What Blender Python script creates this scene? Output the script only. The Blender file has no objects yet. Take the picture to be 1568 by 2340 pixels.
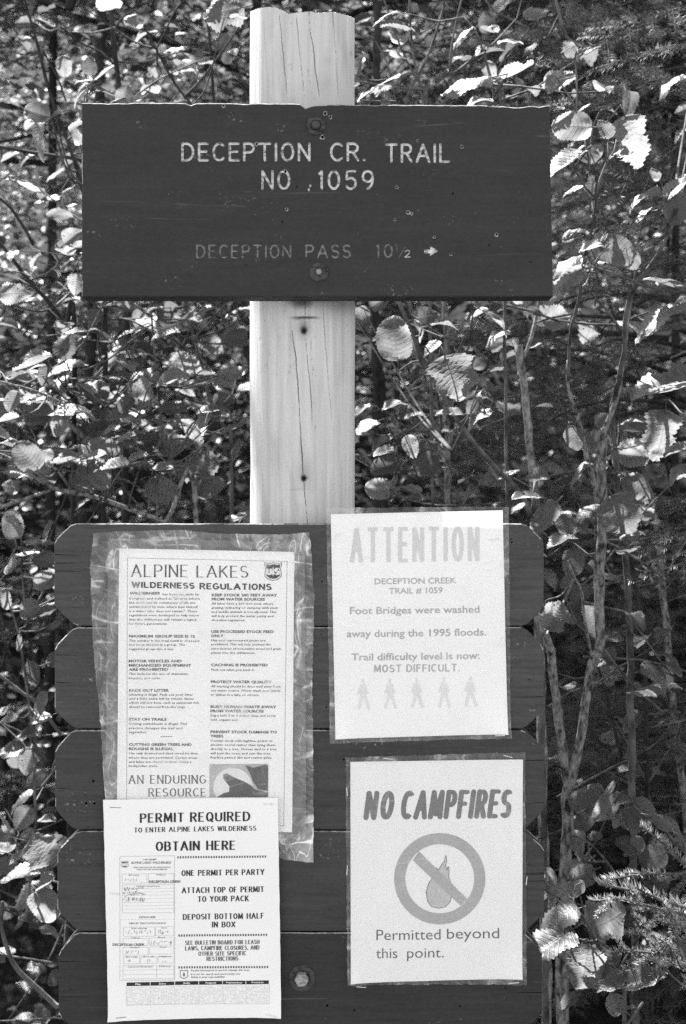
import bpy, math, random
import numpy as np
from mathutils import Vector, Matrix
random.seed(7); rng = np.random.default_rng(7)
SC = bpy.context.scene
COL = SC.collection

# ------------------------------------------------------------ camera, sky, sun, exposure
S, D, CZ = 0.00055, 1.797, 1.55           # metres per unit of the measured photo at the board plane, distance, eye height
cd = bpy.data.cameras.new('camera'); cam = bpy.data.objects.new('camera', cd); COL.objects.link(cam)
cam.location = (0, -D, CZ); cam.rotation_euler = (math.pi/2, 0, 0)
cd.sensor_fit = 'HORIZONTAL'; cd.sensor_width = 24; cd.lens = 50 * 0.0 + 24*D/(1568*S)
cd.clip_start = 0.05; cd.clip_end = 200
cd.dof.use_dof = True; cd.dof.focus_distance = D + 0.03; cd.dof.aperture_fstop = 8
SC.camera = cam
SUN_DIR = Vector((-0.34, 0.44, 0.86)).normalized()      # towards the sun: high, from the left and slightly behind the board
w = bpy.data.worlds.new('World'); SC.world = w; w.use_nodes = True
nt = w.node_tree; nt.nodes.clear()
sky = nt.nodes.new('ShaderNodeTexSky'); sky.sky_type = 'NISHITA'; sky.sun_disc = False
sky.sun_elevation = math.asin(SUN_DIR.z); sky.sun_rotation = math.atan2(SUN_DIR.x, SUN_DIR.y)
bw = nt.nodes.new('ShaderNodeRGBToBW'); bg = nt.nodes.new('ShaderNodeBackground'); wo = nt.nodes.new('ShaderNodeOutputWorld')
nt.links.new(sky.outputs[0], bw.inputs[0]); nt.links.new(bw.outputs[0], bg.inputs[0]); nt.links.new(bg.outputs[0], wo.inputs[0])
bg.inputs[1].default_value = 0.085
sl = bpy.data.lights.new('sun', 'SUN'); sl.energy = 4.4; sl.angle = math.radians(0.5); sl.color = (1, 1, 1)
so = bpy.data.objects.new('sun', sl); COL.objects.link(so); so.location = (0, 0, 6)
so.rotation_euler = SUN_DIR.to_track_quat('Z', 'Y').to_euler()
SC.view_settings.view_transform = 'Standard'; SC.view_settings.look = 'None'
SC.view_settings.exposure = 2.74; SC.view_settings.gamma = 1.0; SC.view_settings.use_curve_mapping = False
SC.cycles.use_denoising = False
SC.cycles.sample_clamp_direct = 0.45; SC.cycles.sample_clamp_indirect = 0.3
SC.cycles.max_bounces = 7; SC.cycles.transparent_max_bounces = 12

def P(px, py, y=0.0):
    k = S*(D+y)/D
    return Vector(((px-784)*k, y, CZ-(py-1170)*k))

# ------------------------------------------------------------ materials (a black and white film: every surface is grey)
def g(v): return (v, v, v, 1)
def mat(name):
    m = bpy.data.materials.new(name); m.use_nodes = True
    t = m.node_tree; t.nodes.clear()
    o = t.nodes.new('ShaderNodeOutputMaterial'); return m, t, o
def nd(t, kind, **kw):
    n = t.nodes.new(kind)
    for k, v in kw.items():
        if k.startswith('i_'):
            key = k[2:]; n.inputs[int(key) if key.isdigit() else key].default_value = v
        else: setattr(n, k, v)
    return n
def math_(t, op, a, b=None, c=None, clamp=False):
    n = t.nodes.new('ShaderNodeMath'); n.operation = op; n.use_clamp = clamp
    for i, v in enumerate((a, b, c)):
        if v is None: continue
        if isinstance(v, (int, float)): n.inputs[i].default_value = v
        else: t.links.new(v, n.inputs[i])
    return n.outputs[0]
def ramp(t, src, pts):
    n = t.nodes.new('ShaderNodeValToRGB'); e = n.color_ramp.elements
    while len(e) < len(pts): e.new(0.5)
    for el, (p, v) in zip(e, pts): el.position = p; el.color = g(v)
    t.links.new(src, n.inputs[0]); return n.outputs[0]
def noise(t, scale, detail=4, rough=0.55, stretch=(1, 1, 1), coord='Object', dist=0):
    tc = t.nodes.new('ShaderNodeTexCoord'); mp = t.nodes.new('ShaderNodeMapping'); mp.inputs['Scale'].default_value = stretch
    n = t.nodes.new('ShaderNodeTexNoise'); n.inputs['Scale'].default_value = scale; n.inputs['Detail'].default_value = detail
    n.inputs['Roughness'].default_value = rough; n.inputs['Distortion'].default_value = dist
    t.links.new(tc.outputs[coord], mp.inputs[0]); t.links.new(mp.outputs[0], n.inputs['Vector']); return n.outputs['Fac']
def principled(t, o, base, rough=0.6, spec=0.3, bump=None, bd=0.001, bs=0.5, metal=0):
    p = t.nodes.new('ShaderNodeBsdfPrincipled')
    for nm, v in (('Base Color', base), ('Roughness', rough)):
        if isinstance(v, (int, float)): p.inputs[nm].default_value = g(v) if nm == 'Base Color' else v
        else: t.links.new(v, p.inputs[nm])
    p.inputs['Specular IOR Level'].default_value = spec; p.inputs['Metallic'].default_value = metal
    if bump is not None:
        b = t.nodes.new('ShaderNodeBump'); b.inputs['Strength'].default_value = bs; b.inputs['Distance'].default_value = bd
        t.links.new(bump, b.inputs['Height']); t.links.new(b.outputs[0], p.inputs['Normal'])
    t.links.new(p.outputs[0], o.inputs[0]); return p
def simple(name, v, rough=0.6, spec=0.3, metal=0):
    m, t, o = mat(name); principled(t, o, v, rough, spec, metal=metal); return m

def paint(name, v, scratch=0.02, gr=1.0):
    m, t, o = mat(name)
    n1 = noise(t, 6, 5, 0.6, (1, 1, 5)); n2 = noise(t, 90, 4, 0.7, (0.12, 1, 2.2)); n3 = noise(t, 420, 2, 0.5, (0.6, 1, 1))
    base = math_(t, 'MULTIPLY_ADD', n1, v*0.55, v*0.52)
    base = math_(t, 'MULTIPLY_ADD', math_(t, 'SUBTRACT', n2, 0.5), v*gr, base)
    oi = t.nodes.new('ShaderNodeObjectInfo'); base = math_(t, 'MULTIPLY', base, math_(t, 'MULTIPLY_ADD', oi.outputs['Random'], .3, .85))
    base = math_(t, 'MULTIPLY_ADD', math_(t, 'SUBTRACT', n3, 0.5), v*0.5, base)
    # sparse scuffs: pale wood showing where two noises peak together
    n4 = noise(t, 260, 3, 0.6, (1, 1, 1)); n5 = noise(t, 14, 3, 0.6, (1, 1, 2)); n6 = noise(t, 30, 3, 0.5, (0.2, 1, 4), dist=1.5)
    sc = math_(t, 'MULTIPLY', ramp(t, n4, ((0.60, 0), (0.68, 1))), ramp(t, n5, ((0.60, 0), (0.68, 1))))
    sc2 = math_(t, 'MULTIPLY', ramp(t, n6, ((0.71, 0), (0.75, 1))), 0.25)
    sc = math_(t, 'MAXIMUM', sc, sc2)
    col = math_(t, 'MULTIPLY_ADD', sc, scratch*6, base, clamp=True)
    principled(t, o, col, 0.66, 0.22, n2, 0.0012, 0.25+.3*gr); return m
M_SIGN = paint('sign_paint', 0.037, .02, .4); M_PLANK = paint('plank_paint', 0.048, 0.03, .9); M_PLANKP = paint('pale_plank_paint', 0.062, 0.04, 1.1); M_PLANKD = paint('dark_plank_paint', 0.038, 0.03, .9)
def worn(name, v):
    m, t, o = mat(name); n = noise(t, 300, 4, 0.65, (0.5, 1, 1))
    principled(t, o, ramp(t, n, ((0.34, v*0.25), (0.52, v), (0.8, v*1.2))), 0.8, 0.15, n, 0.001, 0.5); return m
M_WORNLIT = worn('worn_sunlit_edge', 0.28); M_GROOVE = worn('faded_letter_paint', 0.62); M_GROOVE2 = worn('almost_bare_letter_paint', 0.28)
M_HOLE = worn('bullet_hole_wood', 0.30); M_DARKHOLE = simple('hole_dark', 0.02, 0.9, 0.05)
def wood():
    m, t, o = mat('peeled_post_wood')
    a = nd(t, 'ShaderNodeAttribute', attribute_name='stain_shade')
    n1 = noise(t, 9, 5, 0.6, (1, 1, 0.25)); n2 = noise(t, 120, 5, 0.65, (1, 1, 0.05)); n3 = noise(t, 500, 3, 0.6)
    n4 = noise(t, 38, 4, 0.6, (1, 1, 0.06)); n5 = noise(t, 5, 5, 0.7, (1, 1, .6), dist=1)
    b = math_(t, 'MULTIPLY_ADD', n1, 0.16, 0.42)
    b = math_(t, 'MULTIPLY_ADD', math_(t, 'SUBTRACT', n4, 0.5), 0.20, b); b = math_(t, 'MULTIPLY_ADD', ramp(t, n5, ((.5, 0), (.7, 1))), -0.15, b)
    b = math_(t, 'MULTIPLY_ADD', math_(t, 'SUBTRACT', n2, 0.5), 0.34, b)
    b = math_(t, 'MULTIPLY_ADD', math_(t, 'SUBTRACT', n3, 0.5), 0.16, b)
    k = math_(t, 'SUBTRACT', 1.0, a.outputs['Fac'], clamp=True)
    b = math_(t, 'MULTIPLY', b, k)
    principled(t, o, b, 0.75, 0.15, n2, 0.002, 0.4); return m
M_WOOD = wood()
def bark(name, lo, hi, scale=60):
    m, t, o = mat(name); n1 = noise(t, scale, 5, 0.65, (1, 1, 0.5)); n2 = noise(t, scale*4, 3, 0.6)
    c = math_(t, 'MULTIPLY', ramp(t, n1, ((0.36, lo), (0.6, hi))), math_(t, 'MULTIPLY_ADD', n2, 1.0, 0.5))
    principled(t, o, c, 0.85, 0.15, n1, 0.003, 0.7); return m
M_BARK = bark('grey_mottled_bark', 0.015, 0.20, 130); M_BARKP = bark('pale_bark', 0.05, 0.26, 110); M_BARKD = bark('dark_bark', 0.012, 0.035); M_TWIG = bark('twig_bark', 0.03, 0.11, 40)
def leafmat(name, v, tr, veins=True, spec=0.35, rough=0.42):
    m, t, o = mat(name)
    oi = t.nodes.new('ShaderNodeObjectInfo')
    n1 = noise(t, 4.5, 5, 0.65, dist=.6) if veins else noise(t, 7, 4, 0.6); n2 = noise(t, 45, 3, 0.6)
    k = math_(t, 'MULTIPLY_ADD', oi.outputs['Random'], 0.8, 0.42)
    k = math_(t, 'MULTIPLY', k, math_(t, 'MULTIPLY_ADD', n1, 0.9, 0.55))
    k = math_(t, 'MULTIPLY', k, math_(t, 'MULTIPLY_ADD', n2, 0.5, 0.75))
    bump = n2
    if veins:
        uv = t.nodes.new('ShaderNodeUVMap'); sp = t.nodes.new('ShaderNodeSeparateXYZ'); t.links.new(uv.outputs[0], sp.inputs[0])
        u = sp.outputs[0]; v_ = math_(t, 'ABSOLUTE', math_(t, 'MULTIPLY_ADD', sp.outputs[1], 2.0, -1.0))
        q = math_(t, 'MULTIPLY', math_(t, 'SUBTRACT', u, math_(t, 'MULTIPLY', v_, 0.26)), 9.0)
        f = math_(t, 'ABSOLUTE', math_(t, 'SUBTRACT', math_(t, 'FRACT', math_(t, 'ADD', q, 5.0)), 0.5))
        lat = ramp(t, f, ((0.0, 1.0), (0.07, 0.35), (0.16, 0.0)))
        mid = ramp(t, v_, ((0.0, 1.0), (0.035, 0.8), (0.07, 0.0)))
        vein = math_(t, 'MAXIMUM', lat, mid)
        kv = k; k = math_(t, 'MULTIPLY', k, math_(t, 'MULTIPLY_ADD', vein, 0.30, 0.90))
        bump = math_(t, 'SUBTRACT', n2, vein)
    c = math_(t, 'MULTIPLY', k, v); c2 = math_(t, 'MULTIPLY', math_(t, 'MULTIPLY', kv, math_(t, 'MULTIPLY_ADD', vein, -0.26, 1.03)) if veins else k, tr)
    b = nd(t, 'ShaderNodeBump'); b.inputs['Strength'].default_value = 0.35; b.inputs['Distance'].default_value = 0.001
    t.links.new(bump, b.inputs['Height'])
    p = nd(t, 'ShaderNodeBsdfPrincipled'); t.links.new(c, p.inputs['Base Color']); p.inputs['Roughness'].default_value = rough
    p.inputs['Specular IOR Level'].default_value = spec; t.links.new(b.outputs[0], p.inputs['Normal'])
    tl = nd(t, 'ShaderNodeBsdfTranslucent'); t.links.new(c2, tl.inputs[0]); t.links.new(b.outputs[0], tl.inputs['Normal'])
    ad = nd(t, 'ShaderNodeAddShader'); t.links.new(p.outputs[0], ad.inputs[0]); t.links.new(tl.outputs[0], ad.inputs[1])
    t.links.new(ad.outputs[0], o.inputs[0]); return m
M_LEAF = leafmat('broad_leaf', 0.052, 0.125, True, .3); M_SMALL = leafmat('small_leaf', 0.015, 0.060, False, .22)
M_NEEDLE = leafmat('conifer_needle', 0.045, 0.035, False, 0.3, 0.4); M_NEEDLE2 = leafmat('pale_spruce_needle', 0.24, 0.16, False, 0.35, 0.4)
def paper(name, v):
    m, t, o = mat(name); n = noise(t, 14, 4, 0.6); n2 = noise(t, 400, 2, 0.5)
    c = math_(t, 'MULTIPLY_ADD', n, 0.06, v-0.03); c = math_(t, 'MULTIPLY_ADD', math_(t, 'SUBTRACT', n2, 0.5), 0.05, c)
    d = nd(t, 'ShaderNodeBsdfDiffuse'); t.links.new(c, d.inputs[0])
    tl = nd(t, 'ShaderNodeBsdfTranslucent', i_0=g(0.4)); mx = nd(t, 'ShaderNodeMixShader', i_0=0.10)
    t.links.new(d.outputs[0], mx.inputs[1]); t.links.new(tl.outputs[0], mx.inputs[2]); t.links.new(mx.outputs[0], o.inputs[0]); return m
M_PAPER = paper('white_paper', 0.88); M_PAPER2 = paper('greyed_paper', 0.88); M_PAPER3 = paper('permit_paper', 0.83)
M_CARD = paper('backing_card', 0.15)
def ink(name, v, var=0.5):
    m, t, o = mat(name); n = noise(t, 220, 3, 0.6); n2 = noise(t, 25, 3, 0.6)
    c = math_(t, 'MULTIPLY_ADD', math_(t, 'SUBTRACT', math_(t, 'ADD', n, n2), 1.0), v*var, v, clamp=True)
    principled(t, o, c, 0.8, 0.1); return m
M_INK = ink('black_ink', 0.035, 0.9); M_INKS = ink('small_print_ink', 0.10); M_INKF = ink('faded_grey_ink', 0.36); M_INKFF = ink('ghostly_ink', 0.56, 0.1)
M_INKC = ink('campfire_grey_ink', 0.17); M_INKR = ink('ring_grey_ink', 0.36, 0.25); M_INKFL = ink('flame_grey_ink', 0.46, 0.5)
M_INKM = ink('mid_grey_ink', 0.11, 0.8); M_INKW = ink('paper_white_ink', 0.68, 0.1); M_INKP = ink('halftone_grey', 0.40, 0.5)
M_INKHI = ink('palest_ink', 0.66, 0.1); M_INKCAL = ink('calendar_ink', 0.52, 0.2); M_INKT = ink('thin_form_ink', 0.3, 0.3)
def film(name, milky, streak):
    m, t, o = mat(name)
    n1 = noise(t, 22, 4, 0.6, (1, 1, 0.6), dist=0.8); n2 = noise(t, 7, 2, 0.5, (1.0, 1, 2.2), dist=.8); n3 = noise(t, 16, 2, 0.5, (2.4, 1, 1.0), dist=.9)
    r = math_(t, 'ABSOLUTE', math_(t, 'SUBTRACT', n2, 0.5)); r3 = math_(t, 'ABSOLUTE', math_(t, 'SUBTRACT', n3, 0.5))
    st = math_(t, 'MAXIMUM', ramp(t, r, ((0.0, 1), (0.009, 0.6), (0.02, 0))), ramp(t, r3, ((0.0, 0.8), (0.01, 0.4), (0.022, 0))))
    st = math_(t, 'MULTIPLY', st, ramp(t, n1, ((0.42, 0), (0.62, 1))))
    at = nd(t, 'ShaderNodeAttribute', attribute_name='margin')
    mk = math_(t, 'MULTIPLY', ramp(t, n1, ((0.36, milky*0.12), (0.52, milky), (0.66, milky*3.2))), math_(t, 'MULTIPLY_ADD', at.outputs['Fac'], 0.92, 0.08))
    fac = math_(t, 'ADD', mk, math_(t, 'MULTIPLY', math_(t, 'MULTIPLY', st, math_(t, 'MULTIPLY_ADD', at.outputs['Fac'], .6, .4)), streak), clamp=True)
    tr = nd(t, 'ShaderNodeBsdfTransparent', i_0=g(0.97)); df = nd(t, 'ShaderNodeBsdfDiffuse', i_0=g(0.8))
    m1 = nd(t, 'ShaderNodeMixShader'); t.links.new(fac, m1.inputs[0]); t.links.new(tr.outputs[0], m1.inputs[1]); t.links.new(df.outputs[0], m1.inputs[2])
    gl = nd(t, 'ShaderNodeBsdfGlossy', i_0=g(1.0)); gl.inputs['Roughness'].default_value = 0.22
    bp = nd(t, 'ShaderNodeBump', i_Strength=0.4, i_Distance=0.002); t.links.new(math_(t, 'ADD', n1, math_(t, 'MULTIPLY', st, 0.3)), bp.inputs['Height'])
    t.links.new(bp.outputs[0], gl.inputs['Normal'])
    fr = nd(t, 'ShaderNodeFresnel', i_IOR=1.4); t.links.new(bp.outputs[0], fr.inputs['Normal'])
    m2 = nd(t, 'ShaderNodeMixShader'); t.links.new(math_(t, 'MULTIPLY', fr.outputs[0], 1.4), m2.inputs[0]); t.links.new(m1.outputs[0], m2.inputs[1]); t.links.new(gl.outputs[0], m2.inputs[2])
    t.links.new(m2.outputs[0], o.inputs[0]); return m
M_FILM = film('clear_sheet_protector', 0.06, 0.3); M_BAG = film('crumpled_plastic_bag', 0.12, 0.85)
M_METAL = worn('weathered_steel', 0.06); M_METALD = simple('dark_bolt_steel', 0.035, 0.5, 0.4); M_STAPLE = simple('bright_staple', 0.75, 0.35, 0.5, 0.8)
M_NUT = worn('dull_nut_steel', 0.28)
def soil(name, a, b, sc):
    m, t, o = mat(name); n = noise(t, sc, 7, 0.65); principled(t, o, ramp(t, n, ((0.35, a), (0.65, b))), 0.95, 0.1, n, 0.03, 0.8); return m
M_SOIL = soil('forest_soil', 0.004, 0.018, 9); M_TRAIL = soil('gravel_trail', 0.06, 0.13, 14)

# ------------------------------------------------------------ object helpers
def link(o, parent=None):
    COL.objects.link(o)
    if parent is not None: o.parent = parent
    return o
def thing(name, label, cat, loc, group=None):
    o = bpy.data.objects.new(name, None); link(o); o.location = loc; o.empty_display_size = 0.05
    o['label'] = label; o['category'] = cat
    if group: o['group'] = group
    return o
def root_loc(p):
    v = Vector((0, 0, 0))
    while p is not None: v += p.location; p = p.parent
    return v
def mesh_np(name, V, F, mats, smooth=False, uv=None, midx=None):
    """V (n,3); F (m,k) array or list of tuples"""
    me = bpy.data.meshes.new(name)
    if isinstance(F, np.ndarray):
        V = np.asarray(V, dtype=np.float32); k = F.shape[1]
        me.vertices.add(len(V)); me.vertices.foreach_set('co', V.ravel())
        me.loops.add(F.size); me.loops.foreach_set('vertex_index', F.astype(np.int32).ravel())
        me.polygons.add(len(F)); me.polygons.foreach_set('loop_start', np.arange(0, F.size, k, dtype=np.int32))
        me.update(calc_edges=True)
    else:
        me.from_pydata([tuple(v) for v in V], [], [tuple(f) for f in F]); me.update()
    for m in (mats if isinstance(mats, (list, tuple)) else [mats]): me.materials.append(m)
    if midx is not None: me.polygons.foreach_set('material_index', np.asarray(midx, dtype=np.int32))
    if smooth: me.polygons.foreach_set('use_smooth', [True]*len(me.polygons))
    if uv is not None:
        l = me.uv_layers.new(name='UVMap'); li = np.zeros(len(me.loops), dtype=np.int32); me.loops.foreach_get('vertex_index', li)
        l.data.foreach_set('uv', np.asarray(uv, dtype=np.float32)[li].ravel())
    return me
def part(name, V, F, mats, parent, **kw):
    off = root_loc(parent) if parent is not None else Vector((0, 0, 0))
    if isinstance(V, np.ndarray): V = V - np.array(off)
    else: V = [Vector(v)-off for v in V]
    return link(bpy.data.objects.new(name, mesh_np(name, V, F, mats, **kw)), parent)
def resample(pts, rad, step):
    """Catmull-Rom through pts with radii"""
    pts = [Vector(p) for p in pts]; n = len(pts)
    if n == 1: return pts, rad
    out, ro = [], []
    for i in range(n-1):
        p0 = pts[max(i-1, 0)]; p1 = pts[i]; p2 = pts[i+1]; p3 = pts[min(i+2, n-1)]
        k = max(1, int((p2-p1).length/step))
        for j in range(k):
            t = j/k; t2 = t*t; t3 = t2*t
            out.append(0.5*((2*p1)+(p2-p0)*t+(2*p0-5*p1+4*p2-p3)*t2+(3*p1-p0-3*p2+p3)*t3)); ro.append(rad[i]*(1-t)+rad[i+1]*t)
    out.append(pts[-1]); ro.append(rad[-1]); return out, ro
class MB:
    def __init__(s): s.V = []; s.F = []
    def tube(s, pts, rad, sides=7, step=0.03, wob=0.0, jit=0.0):
        if isinstance(rad, (int, float)): rad = [rad]*len(pts)
        pts, rad = resample(pts, rad, step); b = len(s.V); n = len(pts)
        if jit:
            p1, p2, p3 = (random.uniform(0, 6) for _ in range(3)); pts = [p+Vector((math.sin(i*step*38+p1)*.55+math.sin(i*step*95+p2)*.25, math.sin(i*step*31+p3)*.5, 0))*jit*r_ for i, (p, r_) in enumerate(zip(pts, rad))]
            rad = [r_*(1+.10*max(0, math.sin(i*step*34+p3))**8) for i, r_ in enumerate(rad)]
        up = Vector((0.13, 0.97, 0.21))
        for i, (p, r) in enumerate(zip(pts, rad)):
            d = (pts[min(i+1, n-1)]-pts[max(i-1, 0)]).normalized(); a = d.cross(up)
            if a.length < 1e-4: a = d.cross(Vector((1, 0, 0)))
            a.normalize(); c = d.cross(a)
            for k in range(sides):
                an = 2*math.pi*k/sides; rr = r*(1+random.uniform(-wob, wob))
                s.V.append(p+(a*math.cos(an)+c*math.sin(an))*rr)
        for i in range(n-1):
            for k in range(sides):
                s.F.append((b+i*sides+k, b+i*sides+(k+1) % sides, b+(i+1)*sides+(k+1) % sides, b+(i+1)*sides+k))
        s.F.append(tuple(b+k for k in range(sides))[::-1]); s.F.append(tuple(b+(n-1)*sides+k for k in range(sides)))
    def build(s, name, m, parent, smooth=True):
        return part(name, s.V, s.F, m, parent, smooth=smooth)
def box(x0, x1, y0, y1, z0, z1):
    V = [(x, y, z) for x in (x0, x1) for y in (y0, y1) for z in (z0, z1)]
    return V, [(0, 1, 3, 2), (4, 6, 7, 5), (0, 4, 5, 1), (2, 3, 7, 6), (0, 2, 6, 4), (1, 5, 7, 3)]

# ------------------------------------------------------------ ground: trail in front, rising forest slope behind
def ground():
    xs = np.concatenate([np.linspace(-40, -4, 10), np.linspace(-3.5, 3.5, 50), np.linspace(4, 40, 10)])
    ys = np.concatenate([np.linspace(-30, -3, 10), np.linspace(-2.5, 7, 80), np.linspace(7.5, 40, 12)])
    X, Y = np.meshgrid(xs, ys)
    slope = np.clip(Y-2.0, 0, None); Z = 0.75*slope*np.clip(slope/2, 0, 1)
    Z = np.minimum(Z, 9+0.05*Y) + 0.05*np.sin(X*3.1+Y)*np.cos(Y*2.3) * (Y > 0.6)
    V = np.stack([X, Y, Z], -1).reshape(-1, 3); nx = len(xs); F = []
    for j in range(len(ys)-1):
        for i in range(nx-1): F.append((j*nx+i, j*nx+i+1, (j+1)*nx+i+1, (j+1)*nx+i))
    F = np.array(F); cy = V[F].mean(1)[:, 1]
    o = link(bpy.data.objects.new('ground', mesh_np('ground', V, F, [M_SOIL, M_TRAIL], smooth=True, midx=(cy < 0.4).astype(int)))); o['kind'] = 'structure'
ground()

# ------------------------------------------------------------ stroke lettering
def arc(cx, cy, rx, ry, a0, a1, n=10):
    return [(cx+rx*math.cos(math.radians(a0+(a1-a0)*i/n)), cy+ry*math.sin(math.radians(a0+(a1-a0)*i/n))) for i in range(n+1)]
GL = {
 'A': (.72, [[(0, 0), (.36, 1)], [(.36, 1), (.72, 0)], [(.13, .34), (.59, .34)]]),
 'B': (.56, [[(0, 0), (0, 1)], [(0, 1)]+arc(.3, .76, .22, .24, 90, -90)+[(0, .52)], [(0, .52)]+arc(.3, .26, .26, .26, 90, -90)+[(0, 0)]]),
 'C': (.6, [arc(.34, .5, .34, .5, 48, 312, 18)]),
 'D': (.62, [[(0, 0), (0, 1)], [(0, 1)]+arc(.22, .5, .4, .5, 90, -90, 14)+[(0, 0)]]),
 'E': (.5, [[(0, 0), (0, 1)], [(0, 1), (.5, 1)], [(0, .52), (.42, .52)], [(0, 0), (.5, 0)]]),
 'F': (.48, [[(0, 0), (0, 1)], [(0, 1), (.48, 1)], [(0, .52), (.4, .52)]]),
 'G': (.64, [arc(.34, .5, .34, .5, 48, 340, 18)+[(.64, .45)], [(.4, .45), (.66, .45)]]),
 'H': (.6, [[(0, 0), (0, 1)], [(.6, 0), (.6, 1)], [(0, .52), (.6, .52)]]),
 'I': (.02, [[(.01, 0), (.01, 1)]]),
 'J': (.4, [[(.4, 1), (.4, .25)]+arc(.2, .22, .2, .22, 0, -160)]),
 'K': (.58, [[(0, 0), (0, 1)], [(.55, 1), (0, .42)], [(.18, .58), (.58, 0)]]),
 'L': (.5, [[(0, 0), (0, 1)], [(0, 0), (.5, 0)]]),
 'M': (.78, [[(0, 0), (.06, 1)], [(.06, 1), (.39, .12)], [(.39, .12), (.72, 1)], [(.72, 1), (.78, 0)]]),
 'N': (.6, [[(0, 0), (0, 1)], [(0, 1), (.6, 0)], [(.6, 0), (.6, 1)]]),
 'O': (.64, [arc(.32, .5, .32, .5, 90, 450, 24)]),
 'P': (.54, [[(0, 0), (0, 1)], [(0, 1)]+arc(.28, .74, .26, .26, 90, -90)+[(0, .48)]]),
 'Q': (.66, [arc(.32, .5, .32, .5, 90, 450, 24), [(.38, .22), (.64, -.08)]]),
 'R': (.56, [[(0, 0), (0, 1)], [(0, 1)]+arc(.28, .75, .25, .25, 90, -90)+[(0, .5)], [(.26, .5), (.56, 0)]]),
 'S': (.52, [arc(.26, .755, .25, .245, 35, 270, 12)+arc(.26, .255, .26, .255, 88, -150, 12)]),
 'T': (.6, [[(.3, 0), (.3, 1)], [(0, 1), (.6, 1)]]),
 'U': (.6, [[(0, 1), (0, .3)]+arc(.3, .3, .3, .3, 180, 360)+[(.6, 1)]]),
 'V': (.66, [[(0, 1), (.33, 0)], [(.33, 0), (.66, 1)]]),
 'W': (.95, [[(0, 1), (.24, 0)], [(.24, 0), (.475, .95)], [(.475, .95), (.71, 0)], [(.71, 0), (.95, 1)]]),
 'X': (.6, [[(0, 0), (.6, 1)], [(0, 1), (.6, 0)]]),
 'Y': (.62, [[(0, 1), (.31, .48)], [(.62, 1), (.31, .48)], [(.31, .48), (.31, 0)]]),
 'Z': (.56, [[(0, 1), (.56, 1)], [(.56, 1), (0, 0)], [(0, 0), (.56, 0)]]),
 '0': (.54, [arc(.27, .5, .27, .5, 90, 450, 24)]),
 '1': (.12, [[(-.02, .86), (.1, .98)], [(.1, 1), (.1, 0)]]),
 '5': (.54, [[(.5, 1), (.08, 1), (.04, .56)], [(.04, .56)]+arc(.27, .31, .26, .31, 125, -150, 16)]),
 '9': (.54, [arc(.27, .7, .26, .3, 0, 360, 18), [(.53, .7)]+arc(.21, .55, .32, .55, 10, -80, 10)]),
 '2': (.5, [arc(.25, .74, .24, .26, 165, -25, 12)+[(0, 0)], [(0, 0), (.5, 0)]]),
 '.': (.04, [[(.0, .02), (.04, .02)]]), ',': (.04, [[(.04, .04), (0, -.12)]]),
 '/': (.4, [[(0, 0), (.4, 1)]]),
}
def ribbon(pl, wh, wv, cap):
    """polyline -> outline quads; half width depends on direction (wv for upright strokes, wh for flat ones)"""
    closed = len(pl) > 6 and math.dist(pl[0], pl[-1]) < 1e-4
    n = len(pl); L, R = [], []
    def hw(d): a = abs(d[1]); return wh+(wv-wh)*a
    ds = []
    for i in range(n-1):
        dx, dy = pl[i+1][0]-pl[i][0], pl[i+1][1]-pl[i][1]; l = math.hypot(dx, dy) or 1e-6; ds.append((dx/l, dy/l))
    for i, p in enumerate(pl):
        if closed: a = ds[(i-1) % (n-1)]; b = ds[i % (n-1)]
        else: a = ds[max(i-1, 0)]; b = ds[min(i, n-2)]
        d = (a[0]+b[0], a[1]+b[1]); l = math.hypot(*d) or 1e-6; d = (d[0]/l, d[1]/l)
        h = hw(d)
        L.append((p[0]-d[1]*h, p[1]+d[0]*h)); R.append((p[0]+d[1]*h, p[1]-d[0]*h))
    polys = [[L[i], R[i], R[i+1], L[i+1]] for i in range(n-1)]
    outline = None
    if not closed:
        caps = []
        for e, (p, d) in enumerate(((pl[0], (-ds[0][0], -ds[0][1])), (pl[-1], ds[-1]))):
            h = hw(d)
            if cap == 'round': c = [(p[0]+h*(math.cos(t)*-d[1]+math.sin(t)*d[0]), p[1]+h*(math.cos(t)*d[0]+math.sin(t)*d[1])) for t in [math.pi*k/6 for k in range(7)]]
            else: c = [(p[0]-d[1]*h, p[1]+d[0]*h), (p[0]-d[1]*h+d[0]*h*.6, p[1]+d[0]*h+d[1]*h*.6), (p[0]+d[1]*h+d[0]*h*.6, p[1]-d[0]*h+d[1]*h*.6), (p[0]+d[1]*h, p[1]-d[0]*h)]
            caps.append(c)
        outline = caps[1]+R[1:-1][::-1]+caps[0]+L[1:-1]
    return outline, polys, (L, R)
def layout(text, x0, x1, yb, H, gap=.32, space=.5, slope=0.0, slant=0.0, wmul=1.0):
    """place glyph strokes in px coordinates: baseline yb, cap height H, fitted to x0..x1"""
    x = 0; items = []
    for ch in text:
        if ch == ' ': x += space; continue
        gw, st = GL[ch]
        items.append((x, st)); x += gw*wmul+gap
    tot = x-gap; k = (x1-x0)/tot; out = []
    for gx, st in items:
        for si, pl in enumerate(st):
            q = [((gx+a*wmul)*k, b*H) for a, b in pl]
            out.append(([(x0+a+slant*b, -b) for a, b in q], si))
    return [([(a, yb+b+slope*(a-x0)) for a, b in pl], si) for pl, si in out]
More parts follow.
